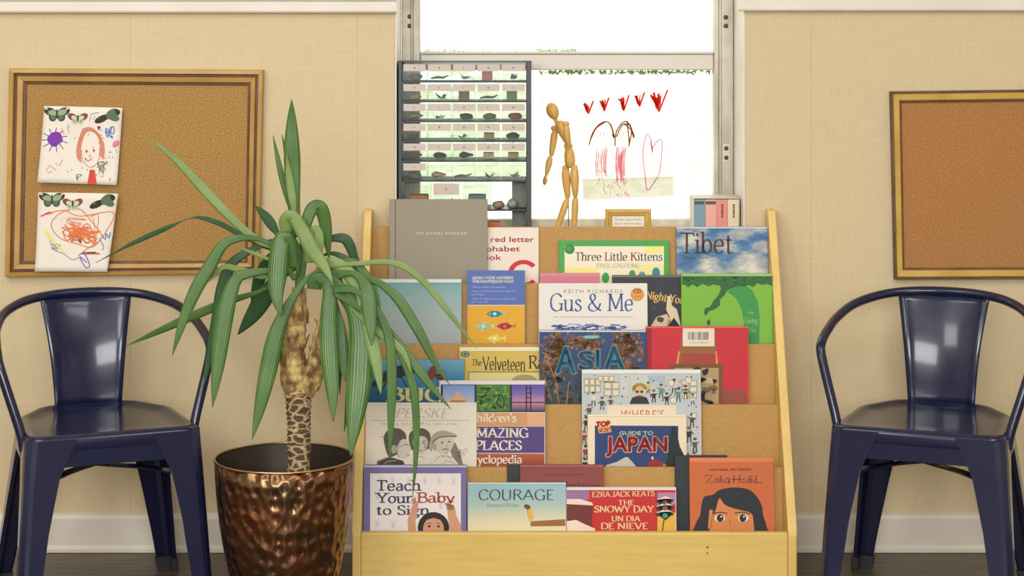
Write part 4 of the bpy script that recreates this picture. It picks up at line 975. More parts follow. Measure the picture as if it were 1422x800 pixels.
def d(t, A):
    a = A(); a.rect(787, 679, 938, 748, rgb(190, 46, 46)); a.up(); a.rect(787, 681, 818, 694, rgb(150, 110, 150)); a.poly([(787, 695), (800, 694), (818, 697), (824, 701), (822, 722), (824, 740), (824, 748), (787, 748)], rgb(112, 50, 44)); a.poly([(913, 684), (938, 684), (938, 700), (913, 704)], rgb(176, 130, 160)); a.rect(913, 712, 938, 748, rgb(222, 172, 62)); a.up()
    a.poly([(787, 693), (806, 693), (822, 698), (824, 702), (806, 701), (787, 700)], rgb(232, 206, 190)); a.poly([(787, 724), (800, 722), (812, 728), (826, 734), (830, 748), (787, 748)], rgb(232, 210, 192)); a.poly([(824, 748), (830, 738), (846, 737), (870, 739), (890, 737), (905, 741), (915, 748)], rgb(230, 206, 190)); a.build('snow_scene_print', t)
    a = A(); a.z = 3; c = rgb(230, 196, 142); kw = dict(thick=17, thin=7, ser=10)
    a.serif('EZRA JACK KEATS', 822, 690.5, 909, 7.5, c, rise=-1.5, **kw); a.serif('THE', 858, 701.5, 881, 7, c, **kw); a.serif('SNOWY DAY', 825, 711.5, 908, 9, c, **kw); a.serif('UN DIA', 849, 724, 889, 7.5, c, **kw); a.serif('DE NIEVE', 834, 735, 900, 9, c, **kw); a.build('title_lettering', t)
    a = A(); a.z = 3; k = rgb(44, 52, 52); w = rgb(226, 210, 200)
    for y in (692, 702, 711): a.poly([(910, y + 3), (924, y - 1), (936, y + 2), (934, y + 5), (912, y + 6)], k)
    a.poly([(914, 693), (932, 693), (932, 716), (924, 723), (915, 716)], k); a.stroke([(922, 722), (920, 736), (918, 748)], 1.5, k, False); a.up()
    for y, c in ((698, rgb(140, 52, 52)), (706, rgb(150, 70, 60)), (716, rgb(60, 150, 110))): a.ell(923.5, y, 3.6, 3.4, c)
    for y in (692, 701, 710): a.poly([(911, y + 2), (924, y - 3), (934, y + .6), (924, y + .5)], w)
    a.build('traffic_light_picture', t)
book('red bilingual picture book with cream capitals, snow and a traffic light', 4, .0285, .009, 786.5, 939, 677, rgb(214, 196, 190), d, band=(3.6, rgb(226, 208, 200)))
def d(t, A):
    a = A(); a.rect(958, 641.5, 1074, 748, rgb(198, 104, 60)); a.build('orange_print', t)
    a = A(); a.z = 1; k = rgb(48, 40, 46); a.sans('Little People, BIG DREAMS', 985, 653.5, 1043, 3, rgb(110, 56, 40), bold=.1)
    L = [[(979, 661), (992, 659.5), (981, 671), (993, 670.5)], [(1002, 664), (997, 665), (996, 670), (1001, 669.5), (1003, 663.5), (1003, 671)], [(1006, 660), (1006, 671)], [(1006, 667), (1010, 665), (1011, 671)], [(1020, 663), (1015, 666), (1015, 670), (1020, 669), (1021, 664), (1022, 671)],
         [(1019, 670), (1022, 671)], [(1024, 660), (1024, 671)], [(1034, 659), (1034, 671)], [(1020, 666), (1037, 665.5)], [(1043, 664), (1038, 667), (1040, 671), (1044, 668), (1045, 671)], [(1052, 660), (1052, 671)], [(1052, 666), (1047, 666), (1047, 670), (1052, 669)], [(1055, 664), (1055, 671)], [(1063, 660), (1063, 671), (1072, 670.5)], [(1063, 666), (1058, 667), (1058, 670.5), (1063, 669)]]
    for q in L: a.stroke([(979 + (x_ - 979) * .8 + (4 if max(e_[0] for e_ in q) > 1023 else 0), y_) for x_, y_ in q], 1.1, k, False)
    a.ell(1044, 661.5, .8, .8, k); a.build('title_lettering', t)
    a = A(); a.z = 1; hr = rgb(46, 46, 50); sk = rgb(206, 128, 72)
    a.spoly([(968, 748), (966, 728), (972, 716), (974, 702), (978, 690), (990, 687), (1000, 680), (1020, 677), (1040, 680), (1052, 691), (1058, 703), (1060, 716), (1064, 730), (1062, 748)], hr); a.up()
    a.spoly([(990, 748), (988, 722), (994, 708), (999, 692), (1008, 702), (1030, 709), (1042, 712), (1046, 722), (1042, 748)], sk); a.poly([(983, 734), (985, 708), (990, 708), (989, 733)], sk); a.up()
    for x in (999.5, 1032): a.ell(x, 719.5, 7.2, 5.4, rgb(226, 214, 200)); 
    a.up()
    for x in (1000, 1031.5): a.ell(x, 719.5, 4.8, 5.4, hr)
    a.up(); a.ell(1001.5, 717.5, 1.2, 1.2, WHT); a.ell(1033, 717.5, 1.2, 1.2, WHT); a.stroke([(989, 713.5), (1000, 711.5), (1010, 713)], 1.3, hr); a.stroke([(1020, 713), (1030, 711.5), (1042, 713.5)], 1.3, hr)
    a.stroke([(1014, 722), (1013, 727), (1016, 727)], .8, rgb(140, 80, 50)); a.ell(1015, 738, 4, 1.4, rgb(120, 50, 46)); a.build('girl_portrait', t)
book('orange book with a wide-eyed girl with long dark hair on its cover', 4, .020, .012, 957.5, 1074, 636.5, rgb(220, 122, 84), d, pagecol=rgb(224, 130, 96))
book('plain black book standing behind the orange book with the girl', 4, .007, .006, 937, 1010, 632.5, rgb(42, 46, 48), None)
# ------------------------------------------------------------------ navy metal armchairs
def strip(bm, a_pts, thick):
    pass
def armchair(label, C, th, SZ=.385):
    t = thing('metal_armchair', label, 'armchair', (C[0], C[1], 0), (0, 0, th))
    m = M['navy']; FW, BWD = .172, .135
    # seat pan: pressed sheet with a rolled rim and rounded rear corners
    out = ngon_round([(-FW, -.172), (FW, -.172), (FW - .012, .06), (.095, .172), (-.095, .172), (-FW + .012, .06)], [.035, .035, .08, .07, .07, .08], 6)
    def ring(s, z): return [Vector((x * (1 - s / .17), y * (1 - s / .17), z)) for x, y in out]
    bm = BM()
    loft(bm, [ring(.006, SZ - .038), ring(.0, SZ - .030), ring(0, SZ - .012), ring(.002, SZ - .005), ring(.007, SZ - .001), ring(.013, SZ), ring(.019, SZ - .0015), ring(.026, SZ - .006), ring(.05, SZ - .008), ring(.10, SZ - .009)], True, False, True)
    loft(bm, [ring(.006, SZ - .038), ring(.012, SZ - .037), ring(.012, SZ - .014), ring(.03, SZ - .012), ring(.10, SZ - .013)], True, False, True)
    obj('seat', bm, m, t, True)
    # apron panels between the legs
    zt, zb = SZ - .010, SZ - .062
    def apr(p, q, inset=.002):
        bm = BM(); p, q = Vector(p), Vector(q); d = (q - p); L = d.length; d /= L; nrm = Vector((d.y, -d.x))
        pts = [(0, zt), (L, zt), (L, zb + .0), (L * .5, zb + .001), (0, zb)]
        A = [bm.verts.new((p.x + d.x * s - nrm.x * 0, p.y + d.y * s, z)) for s, z in pts]; B = [bm.verts.new((p.x + d.x * s - nrm.x * .003, p.y + d.y * s - nrm.y * .003, z)) for s, z in pts]
        bm.faces.new(A); bm.faces.new(B[::-1])
        for i in range(5): bm.faces.new((A[i], A[(i + 1) % 5], B[(i + 1) % 5], B[i]))
        obj('apron', bm, m, t)
    apr((-.12, -.1715), (.12, -.1715)); apr((FW - .001, -.12), (FW - .009, .06)); apr((-FW + .009, .06), (-FW + .001, -.12)); apr((.09, .165), (-.09, .165))
    # four tapered folded sheet legs
    for sx in (-1, 1):
        for sy in (-1, 1):
            top = Vector((sx * (FW + .001), -.1735)) if sy < 0 else Vector((sx * .150, .150))
            foot = Vector((sx * .196, -.203)) if sy < 0 else Vector((sx * .196, .205))
            zs = [SZ - .008, SZ - .03, SZ - .065, SZ - .085, .20, .09, .0]; ws = [.098, .090, .075, .068, .053, .043, .036]
            if sy > 0: zs[0] = SZ - .02; ws = [.075, .075, .072, .070, .056, .044, .036]
            ang = 0 if sy < 0 else 0
            rings = []
            for z, w in zip(zs, ws):
                f = 1 - z / (SZ - .01); c = top + (foot - top) * max(0, min(1, f)); r = .022 * (.6 + w / .2); wd = w * .8 if sy < 0 else w * .9
                prof = [(w, .008), (w, 0), (r, 0), (r * .55, r * .12), (r * .12, r * .55), (0, r), (0, wd), (.008, wd)]
                inn = [(.008, wd - .001), (.003, wd - .003), (.003, r + .002), (r * .6, r * .2 + .003), (r + .002, .003), (w - .003, .003), (w - .001, .008)]
                rings.append([Vector((c.x - sx * u, c.y - sy * v, z)) for u, v in prof + inn])
            bm = BM(); loft(bm, rings, True, True, True)
            lg = obj('leg', bm, m, t)
            for p_ in lg.data.polygons: p_.use_smooth = False
            bm = BM(); w = .040
            cc = top + (foot - top) * .93
            rg = []
            for z, w, e in ((.0, .039, .002), (.004, .040, .003), (.030, .042, .003)):
                f = 1 - z / (SZ - .01); c = top + (foot - top) * max(0, min(1, f))
                sq = ngon_round([(-e, -e), (w, -e), (w, .012), (.012, .012), (.012, w * .85), (-e, w * .85)], .004, 2)
                rg.append([Vector((c.x - sx * u, c.y - sy * v, z)) for u, v in sq])
            loft(bm, rg, True, True, True); obj('rubber_foot', bm, M['rubber'], lg)
    # crossed flat braces under the seat
    for s in (-1, 1):
        bm = BM()
        a, b = Vector((s * .170, -.168, .280)), Vector((-s * .150, .148, .280)); c = Vector((0, 0, .292 - (.005 if s > 0 else 0)))
        pts = crom([tuple(a), tuple(a * .5 + c * .5 + Vector((0, 0, .006))), tuple(c), tuple(b * .5 + c * .5 + Vector((0, 0, .006))), tuple(b)], 5)
        d = (b - a).normalized(); n_ = Vector((-d.y, d.x, 0))
        loft(bm, [[Vector(p) + n_ * u + Vector((0, 0, v)) for u, v in ((-.011, -.002), (.011, -.002), (.011, .002), (-.011, .002))] for p in pts], True, True, True)
        obj('brace', bm, m, t)
    # bent tube: one hoop forming back rail, arms and front supports
    half = [(-.168, -.108, SZ - .035), (-.174, -.103, SZ + .0), (-.196, -.088, SZ + .075), (-.211, -.075, SZ + .128), (-.213, -.058, SZ + .147), (-.211, -.02, SZ + .163), (-.203, .045, SZ + .184), (-.178, .115, SZ + .206), (-.13, .172, SZ + .221), (-.07, .201, SZ + .228)]
    path = half + [(0, .209, SZ + .230)] + [(-x, y, z) for x, y, z in half[::-1]]
    bm = BM(); tube(bm, crom(path, 6), .0098, 12); obj('arm_tube', bm, m, t, True)
    for s in (-1, 1):
        bm = BM(); box(bm, s * .1675 - .004, s * .1675 + .004, -.122, -.095, SZ - .05, SZ - .012, .0015); lathe(bm, [(0, 0), (.006, 0), (.006, .004), (0, .005)], 10, Matrix.Translation((s * .1715, -.108, SZ - .04)) @ Matrix.Rotation(s * PI / 2, 4, 'Y')); obj('bracket', bm, m, t)
    # curved sheet back
    bm = BM(); rows = []
    for j in range(13):
        v = j / 12; hw = .070 + (.098 - .070) * v + .004 * math.sin(v * PI) * -1
        z = SZ - .008 + (.236) * v; yc = .160 + .050 * v - .012 * math.sin(v * PI)
        R_ = []
        for i in range(13):
            u = i / 12 * 2 - 1; x = u * hw; bow = (.008 + .012 * v) * (u * u)
            R_.append(Vector((x, yc - bow - (.004 if abs(u) > .97 else 0), z)))
        R_ += [p + Vector((0, .0035, 0)) for p in R_[::-1]]
        rows.append(R_)
    loft(bm, rows, True, True, True)
    o = obj('backrest', bm, m, t, True)
    return t
armchair('glossy navy metal armchair beside the copper plant pot', (-.846, -.398), math.radians(22))
armchair('glossy navy metal armchair below the bare cork board', (.862, -.388), math.radians(-21.5))

# ------------------------------------------------------------------ yucca in a hammered copper pot
PX, PYc = -.4555, -.5
plant = thing('potted_yucca', 'tall yucca with drooping green leaves in a hammered copper pot', 'potted plant', (PX, PYc, 0))
def hammered():
    m = mat('hammered_copper', rgb(150, 100, 62), .3, 1.0); b = m.node_tree.nodes['Principled BSDF']
    tc = nd(m, 'ShaderNodeTexCoord'); mp = nd(m, 'ShaderNodeMapping'); mp.inputs['Scale'].default_value = (1, 1, .8)
    vo = nd(m, 'ShaderNodeTexVoronoi'); vo.feature = 'SMOOTH_F1'; vo.inputs['Scale'].default_value = 54; vo.inputs['Smoothness'].default_value = .6
    no = nd(m, 'ShaderNodeTexNoise'); no.inputs['Scale'].default_value = 9; no.inputs['Detail'].default_value = 3
    cr = nd(m, 'ShaderNodeValToRGB'); e = cr.color_ramp.elements
    e[0].position, e[0].color, e[1].position, e[1].color = .32, rgb(104, 88, 66), .68, rgb(158, 104, 74)
    bn = nd(m, 'ShaderNodeBump'); bn.inputs['Strength'].default_value = 1.0; bn.inputs['Distance'].default_value = .008
    lk(m, tc, 'Object', mp, 0); lk(m, mp, 0, vo, 'Vector'); lk(m, tc, 'Object', no, 'Vector'); lk(m, no, 'Fac', cr, 0); lk(m, cr, 0, b, 'Base Color'); lk(m, vo, 'Distance', bn, 'Height'); lk(m, bn, 0, b, 'Normal')
    b.inputs['Roughness'].default_value = .27
    return m
M['copper'] = hammered(); M['bronze'] = mat('dark_bronze', rgb(88, 80, 70), .42, .75); M['rimmetal'] = mat('polished_rim', rgb(190, 160, 120), .25, 1.0)
bm = BM(); prof = [(0, .0), (.082, 0), (.086, .004)]
for z, r in ((.05, .0985), (.10, .1115), (.15, .1220), (.20, .1300), (.25, .1352), (.29, .1378), (.3205, .1390)): prof.append((r, z))
prof += [(.1372, .3205)]
bm = BM(); rings = [[Vector((r * math.cos(2 * PI * j / 72), r * math.sin(2 * PI * j / 72), z)) for j in range(72)] for r, z in prof[1:]]
loft(bm, rings, True, True, False); obj('pot', bm, M['copper'], plant, True)
bm = BM(); loft(bm, [[Vector((r * math.cos(2 * PI * j / 72), r * math.sin(2 * PI * j / 72), z)) for j in range(72)] for r, z in ((.1372, .3205), (.1350, .28), (.128, .20), (.124, .17))], True, False, False); obj('pot_lining', bm, M['bronze'], plant, True)
bm = BM(); tube(bm, [(.1384 * math.cos(a * PI / 36), .1384 * math.sin(a * PI / 36), .3225) for a in range(73)], .0022, 8, False); obj('rim', bm, M['rimmetal'], plant, True)
bm = BM(); R = random.Random(2); rr = [[Vector((r * math.cos(2 * PI * j / 40), r * math.sin(2 * PI * j / 40), .205 + R.uniform(-.004, .004))) for j in range(40)] for r in (.1283, .11, .085, .06, .03)]
loft(bm, rr, True, False, True); obj('soil', bm, M['soil'], plant, True)
def pl(px, py, dy=0.0): return P(px, py, PYc + dy) - Vector((PX, PYc, 0))
# trunk with leaf-scar rings, forking into two husk-covered stems
def ringed(bm, pts, rads, bump, n=16, per=.011):
    P_ = crom([tuple(p) + (r,) for p, r in zip(pts, rads)], 14); Q, RR = [], []
    acc = 0; last = None
    for q in P_:
        v = Vector(q[:3]); acc += (v - last).length if last is not None else 0; last = v
        Q.append(v); RR.append(q[3] * (1 + bump * math.sin(acc / per * 2 * PI)))
    tube(bm, Q, RR, n)
bm = BM(); base = pl(414, 652); base.z = .200
ringed(bm, [base, pl(415, 620), pl(415, 585), pl(414, 548), pl(412, 530)], [.0245, .0235, .0235, .026, .022], .07)
obj('trunk', bm, M['bark'], plant, True)
def stem_(pts, rads):
    bm = BM(); ringed(bm, pts, rads, .05, 14, .016); return obj('stem', bm, M['husk'], plant, True)
stem_([pl(413, 548), pl(407, 520, -.005), pl(408, 485, -.005), pl(412, 445), pl(416, 400)], [.025, .0245, .022, .020, .014])
stem_([pl(424, 548), pl(436, 520), pl(444, 490), pl(453, 455), pl(458, 425)], [.016, .0195, .0205, .019, .013])
R = random.Random(11)
bm = BM()
for k in range(74):
    s = R.random(); L_ = k % 5 < 3
    if L_: a = [(407, 540), (407, 515), (409, 480), (413, 440)]; r0 = .0235
    else: a = [(428, 545), (437, 518), (446, 486), (455, 452)]; r0 = .0195
    q = crom(a, 10); q = q[int(s * (len(q) - 1))]; c = pl(q[0], q[1]); an = R.uniform(0, 2 * PI)
    o_ = Vector((math.cos(an), math.sin(an), 0)); tg = Vector((-math.sin(an), math.cos(an), 0)); w = R.uniform(.008, .015); h = R.uniform(.016, .032); f = R.uniform(.003, .013)
    p0 = c + o_ * (r0 * .9); pts = [p0 - tg * w, p0 + tg * w, p0 + o_ * (f * .5) + tg * w * .7 + Vector((0, 0, h * .55)), p0 + o_ * f + Vector((0, 0, h)), p0 + o_ * (f * .5) - tg * w * .7 + Vector((0, 0, h * .55))]
    A = [bm.verts.new(v) for v in pts]; B = [bm.verts.new(v - o_ * .0015) for v in pts]
    bm.faces.new(A); bm.faces.new(B[::-1])
    for i in range(5): bm.faces.new((A[i], A[(i + 1) % 5], B[(i + 1) % 5], B[i]))
obj('bark_husks', bm, M['husk'], plant)
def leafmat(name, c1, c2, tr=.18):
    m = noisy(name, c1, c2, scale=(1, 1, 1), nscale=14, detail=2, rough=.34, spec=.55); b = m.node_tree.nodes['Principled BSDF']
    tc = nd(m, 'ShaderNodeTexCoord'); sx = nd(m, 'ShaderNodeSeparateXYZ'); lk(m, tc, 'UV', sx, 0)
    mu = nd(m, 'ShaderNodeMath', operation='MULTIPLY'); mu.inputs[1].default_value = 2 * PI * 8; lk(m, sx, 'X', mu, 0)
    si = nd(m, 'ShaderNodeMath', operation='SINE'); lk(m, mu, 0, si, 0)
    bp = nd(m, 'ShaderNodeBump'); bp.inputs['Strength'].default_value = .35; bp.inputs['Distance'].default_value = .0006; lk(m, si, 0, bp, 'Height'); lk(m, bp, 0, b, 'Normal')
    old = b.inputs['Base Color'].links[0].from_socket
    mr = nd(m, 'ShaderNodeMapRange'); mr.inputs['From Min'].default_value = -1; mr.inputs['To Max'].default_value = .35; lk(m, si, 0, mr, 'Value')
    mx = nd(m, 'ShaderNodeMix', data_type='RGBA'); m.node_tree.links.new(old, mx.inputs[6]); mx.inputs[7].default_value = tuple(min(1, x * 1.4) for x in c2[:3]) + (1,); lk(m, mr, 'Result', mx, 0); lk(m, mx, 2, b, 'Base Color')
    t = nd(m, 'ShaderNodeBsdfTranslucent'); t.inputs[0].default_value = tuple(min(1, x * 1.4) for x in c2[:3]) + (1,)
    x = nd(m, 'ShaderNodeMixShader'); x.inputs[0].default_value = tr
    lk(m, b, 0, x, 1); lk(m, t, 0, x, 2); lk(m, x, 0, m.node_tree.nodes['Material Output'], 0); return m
LM = {'l': leafmat('lit_leaf', rgb(114, 138, 68), rgb(138, 158, 92)), 'm': leafmat('yucca_leaf', rgb(62, 100, 42), rgb(88, 122, 56)), 'd': leafmat('shaded_side_leaf', rgb(46, 82, 46), rgb(60, 98, 54))}  # 'l' and 'd' paint lit and shaded foliage into the leaf colour
LM['d'].name = 'shaded_leaf'
def leaf(pts, w, m='m', prof=None, fold=.15, y0=0.0, y1=0.0, tip=.0, nar=.32):
    """pts pixel path base->tip; w max width in pixels; y0,y1 depth offsets from the trunk axis at base and tip"""
    q = crom([(a, b) for a, b in pts], 7); n = len(q); bm = BM(); L, C_, R_ = [], [], []
    ds = [0]
    for a, b in zip(q, q[1:]): ds.append(ds[-1] + math.hypot(b[0] - a[0], b[1] - a[1]))
    W3 = []
    for i, p in enumerate(q):
        s = ds[i] / ds[-1]; W3.append(pl(p[0], p[1], y0 + (y1 - y0) * s))
    nrm_prev = None
    for i in range(n):
        s = ds[i] / ds[-1]; tg = (W3[min(i + 1, n - 1)] - W3[max(i - 1, 0)]).normalized()
        view = Vector((0, -1, 0)); side = tg.cross(view); side = side.normalized() if side.length > .05 else Vector((1, 0, 0))
        nr = side.cross(tg).normalized()
        q_ = min(1, max(0, (s - .12) / .43)); k = nar + (1 - nar) * q_ * q_ * (3 - 2 * q_)
        if s > .55: k = math.cos((s - .55) / .45 * PI / 2) ** .8
        if prof: k = prof(s)
        hw = max(.0006, k * w / 2 * (DW + PYc) / F)
        C_.append(W3[i]); L.append(W3[i] + side * hw - nr * hw * -fold * -1); R_.append(W3[i] - side * hw - nr * hw * -fold * -1)
    def row(k, dz):
        out = []
        for i in range(n):
            tg = (W3[min(i + 1, n - 1)] - W3[max(i - 1, 0)]).normalized(); out.append((L[i], (L[i] + C_[i]) / 2, C_[i], (R_[i] + C_[i]) / 2, R_[i]))
        return out
    rows = row(0, 0); off = Vector((0, .0009, 0)); uv = bm.loops.layers.uv.new('UVMap')
    F1 = [[bm.verts.new(v) for v in r] for r in rows]; F2 = [[bm.verts.new(v + off) for v in r] for r in rows]
    def quad(vs, js=None, iv=None, sm=True):
        f = bm.faces.new(vs); f.smooth = sm
        for l_, (i_, j_) in zip(f.loops, js or [(0, 0)] * 4): l_[uv].uv = (j_ / 4, i_ / n)
    for i in range(n - 1):
        for j in range(4):
            q1 = ((i, j), (i, j + 1), (i + 1, j + 1), (i + 1, j)); q2 = ((i, j), (i + 1, j), (i + 1, j + 1), (i, j + 1))
            quad([F1[x][y] for x, y in q1], q1); quad([F2[x][y] for x, y in q2], q2)
        quad((F1[i][0], F1[i + 1][0], F2[i + 1][0], F2[i][0]), sm=False); quad((F1[i][4], F2[i][4], F2[i + 1][4], F1[i + 1][4]), sm=False)
    for i in (0, n - 1):
        for j in range(4): quad((F1[i][j], F2[i][j], F2[i][j + 1], F1[i][j + 1]), sm=False)
    return obj('leaf', bm, LM[m], plant)
# back leaves first
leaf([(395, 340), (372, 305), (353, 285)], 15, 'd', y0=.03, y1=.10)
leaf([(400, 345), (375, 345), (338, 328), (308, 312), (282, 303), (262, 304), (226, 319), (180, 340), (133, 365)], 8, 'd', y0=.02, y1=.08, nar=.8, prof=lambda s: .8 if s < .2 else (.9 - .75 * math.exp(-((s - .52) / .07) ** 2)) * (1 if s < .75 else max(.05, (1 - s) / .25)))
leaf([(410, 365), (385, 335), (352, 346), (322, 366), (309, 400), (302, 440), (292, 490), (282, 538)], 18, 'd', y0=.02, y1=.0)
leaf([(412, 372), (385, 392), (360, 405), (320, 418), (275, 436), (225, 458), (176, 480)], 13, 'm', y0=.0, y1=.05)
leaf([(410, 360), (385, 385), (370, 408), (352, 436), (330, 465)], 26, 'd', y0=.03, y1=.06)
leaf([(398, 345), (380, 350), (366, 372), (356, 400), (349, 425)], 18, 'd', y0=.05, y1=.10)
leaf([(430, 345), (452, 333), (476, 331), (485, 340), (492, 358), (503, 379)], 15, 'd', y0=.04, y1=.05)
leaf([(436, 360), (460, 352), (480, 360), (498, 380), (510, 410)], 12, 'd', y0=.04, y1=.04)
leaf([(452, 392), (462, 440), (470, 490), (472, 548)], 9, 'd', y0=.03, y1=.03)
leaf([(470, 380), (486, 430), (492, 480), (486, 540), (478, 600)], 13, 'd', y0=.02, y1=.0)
# upright young leaves
leaf([(416, 330), (403, 290), (390, 240), (379, 188)], 9, 'm', y0=.01, y1=.03)
leaf([(415, 322), (408, 270), (400, 225), (391, 186)], 9, 'm', y0=.005, y1=.01)
leaf([(412, 330), (408, 285), (406, 240), (405, 195), (405, 138)], 23, 'm', y0=.0, y1=.0, nar=.7)
leaf([(412, 325), (408, 290), (402, 250), (398, 215)], 12, 'l', y0=-.006, y1=-.004)
# left hand sprays
leaf([(408, 345), (380, 342), (352, 330), (320, 302), (286, 267), (250, 228), (208, 192)], 14, 'l', y0=-.01, y1=-.02, nar=.7)
leaf([(405, 352), (385, 345), (360, 332), (332, 331), (309, 341), (290, 372), (272, 402), (256, 440), (239, 494)], 19, 'm', y0=-.01, y1=-.05)
leaf([(405, 365), (380, 362), (352, 352), (325, 341)], 6, 'l', y0=-.01, y1=-.02)
leaf([(410, 388), (395, 372), (372, 376), (345, 380), (328, 388), (316, 420), (308, 460), (302, 510), (295, 566)], 25, 'm', y0=-.02, y1=-.07)
leaf([(408, 372), (370, 385), (330, 374), (308, 372), (290, 392)], 10, 'l', y0=.0, y1=-.02)
leaf([(404, 372), (402, 345), (395, 331), (388, 345), (385, 380), (384, 410), (390, 440)], 27, 'm', y0=-.02, y1=-.06, nar=.8)
leaf([(452, 388), (438, 381), (420, 394), (400, 425), (384, 462), (371, 520), (361, 565), (350, 611)], 25, 'm', y0=-.02, y1=-.07)
# centre
leaf([(418, 420), (416, 390), (420, 360), (424, 335)], 14, 'm', y0=-.01, y1=-.01, nar=.9)
leaf([(424, 350), (423, 320), (430, 296), (438, 287), (447, 292), (453, 320), (457, 360)], 19, 'm', y0=-.005, y1=.015, nar=.8)
leaf([(430, 365), (430, 340), (437, 322), (442, 332), (446, 356)], 18, 'l', y0=-.012, y1=-.02, nar=.8)
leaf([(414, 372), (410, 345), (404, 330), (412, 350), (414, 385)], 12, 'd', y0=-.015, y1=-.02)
leaf([(398, 322), (396, 306), (406, 301), (418, 318), (432, 345), (450, 370), (462, 392)], 20, 'l', y0=-.03, y1=-.07, nar=.85)
# right hand sprays
leaf([(436, 402), (438, 390), (452, 390), (458, 405), (456, 440), (457, 490), (461, 540), (463, 586)], 25, 'm', y0=-.03, y1=-.09, nar=.8)
leaf([(444, 380), (460, 392), (480, 412), (494, 436), (500, 470), (498, 530), (493, 580), (487, 634)], 35, 'm', y0=-.03, y1=-.10, nar=.6)
leaf([(442, 384), (456, 368), (472, 370), (490, 388), (500, 410), (510, 450), (522, 500), (529, 548)], 24, 'l', y0=-.02, y1=-.08, nar=.8)
leaf([(460, 388), (490, 380), (508, 400), (514, 440), (516, 480)], 22, 'm', y0=-.03, y1=-.09)
leaf([(462, 405), (470, 440), (474, 490), (480, 530)], 20, 'm', y0=-.02, y1=-.06)
leaf([(440, 372), (470, 368), (502, 366), (534, 364), (560, 370), (585, 388), (606, 412), (634, 448), (662, 484)], 10, 'l', y0=-.03, y1=-.05, nar=.6)
leaf([(450, 380), (485, 378), (512, 387), (534, 398), (556, 420), (580, 458), (602, 500), (624, 534)], 15, 'm', y0=-.03, y1=-.06, nar=.4)
leaf([(458, 398), (490, 400), (514, 425), (536, 458), (566, 495), (597, 535), (626, 568)], 15, 'm', y0=-.04, y1=-.08)
leaf([(462, 404), (495, 405), (524, 432), (540, 470), (544, 520), (543, 580), (541, 640)], 14, 'm', y0=-.05, y1=-.10, nar=.6)
leaf([(464, 408), (508, 435), (538, 462), (560, 500), (574, 540), (578, 590), (577, 640), (573, 690)], 11, 'm', y0=-.05, y1=-.10, nar=.6)
leaf([(474, 412), (506, 446), (538, 470), (560, 490), (572, 520)], 12, 'l', y0=-.045, y1=-.08)
leaf([(455, 372), (488, 362), (508, 384), (520, 410), (530, 440)], 14, 'm', y0=-.01, y1=-.05)

# ------------------------------------------------------------------ on the window sill
# drawer cabinet
CY, CD = .012, .135
cabx0, cabx1 = xw(553, CY), xw(738, CY); ztop = zw(84.5, CY)
cab = thing('drawer_cabinet', 'black small-parts cabinet of clear drawers standing on the window sill', 'drawer cabinet', ((cabx0 + cabx1) / 2, CY + CD / 2, SILL))
def cobj(name, bm, m, parent=None, smooth=False):
    o = obj(name, bm, m, None, smooth); o.parent = parent or cab
    o.matrix_parent_inverse = Matrix.Translation(-cab.location) if o.parent is cab else Matrix(); return o
XC = [xw(p, CY) for p in (558.6, 592.6, 627.6, 661.4, 695.4, 730.5)]
ROWZ = [zw(86.5 + 27.55 * i, CY) for i in range(7)]
zsh = zw(291, CY)
bm = BM()
box(bm, cabx0, XC[0] - .0006, CY, CY + CD, SILL + .0005, ztop, .0012); box(bm, XC[5] + .0006, cabx1, CY, CY + CD, SILL + .0005, ztop, .0012)
box(bm, XC[0] - .0006, XC[5] + .0006, CY, CY + CD, ztop - .0035, ztop - .0002, .0006); box(bm, XC[0] - .0006, XC[5] + .0006, CY, CY + CD, SILL + .0005, SILL + .004, .0006)
cobj('casing', bm, M['black_plastic'])
def shelfp(z, x0=XC[0] - .0005, x1=XC[5] + .0005):
    bm = BM(); box(bm, x0, x1, CY + .001, CY + CD - .002, z - .0036, z, .0006); cobj('shelf', bm, M['black_plastic'])
for i in range(1, 7): shelfp(ROWZ[i] + .0022)
shelfp(zsh)
bm = BM(); box(bm, xw(711, CY), XC[5] + .0002, CY + .06, CY + .064, SILL + .0045, ROWZ[6] - .002); cobj('rear_panel', bm, M['grey_plastic'])
def drawer(x0, x1, z0, z1, card, pull=0.0):
    bm = BM(); y0, y1 = CY + .002 - pull, CY + CD - .01; w = .0012
    box(bm, x0, x1, y0, y0 + w, z0, z1 - .001, .0004, 1); box(bm, x0, x0 + w, y0 + w, y1, z0, z1 - .004); box(bm, x1 - w, x1, y0 + w, y1, z0, z1 - .004); box(bm, x0 + w, x1 - w, y1 - w, y1, z0, z1 - .004); box(bm, x0 + w, x1 - w, y0 + w, y1 - w, z0, z0 + w)
    zr = z0 + (z1 - z0) * (.56 if card else .9)
    for q in ((x0 + .004, x1 - .004, zr - .004, zr - .0028), (x0 + .004, x1 - .004, z0 + .005, z0 + .006)): box(bm, q[0], q[1], y0 - .001, y0 - .0001, q[2], q[3])
    d_ = cobj('drawer', bm, M['clear'])
    if card:
        bm = BM(); h = (z1 - z0) * card; box(bm, x0 + .0016, x1 - .0016, y0 - .0009, y0 - .0002, z1 - .002 - h, z1 - .002); cobj('label_card', bm, M['card'], d_)
        bm = BM(); cx = (x0 + x1) / 2; zc = z1 - .002 - h / 2; R = random.Random(int(x0 * 9999 + z0 * 777))
        for k in range(R.choice([1, 2])): box(bm, cx - .002 + .0022 * k, cx - .0008 + .0022 * k, y0 - .0013, y0 - .00095, zc - .0018, zc + .0018)
        cobj('ink_mark', bm, M['rubber'], d_)
    return d_
RN = ['top', 'second', 'third', 'fourth', 'fifth', 'sixth']; CN = ['first', 'second', 'third', 'fourth', 'fifth']
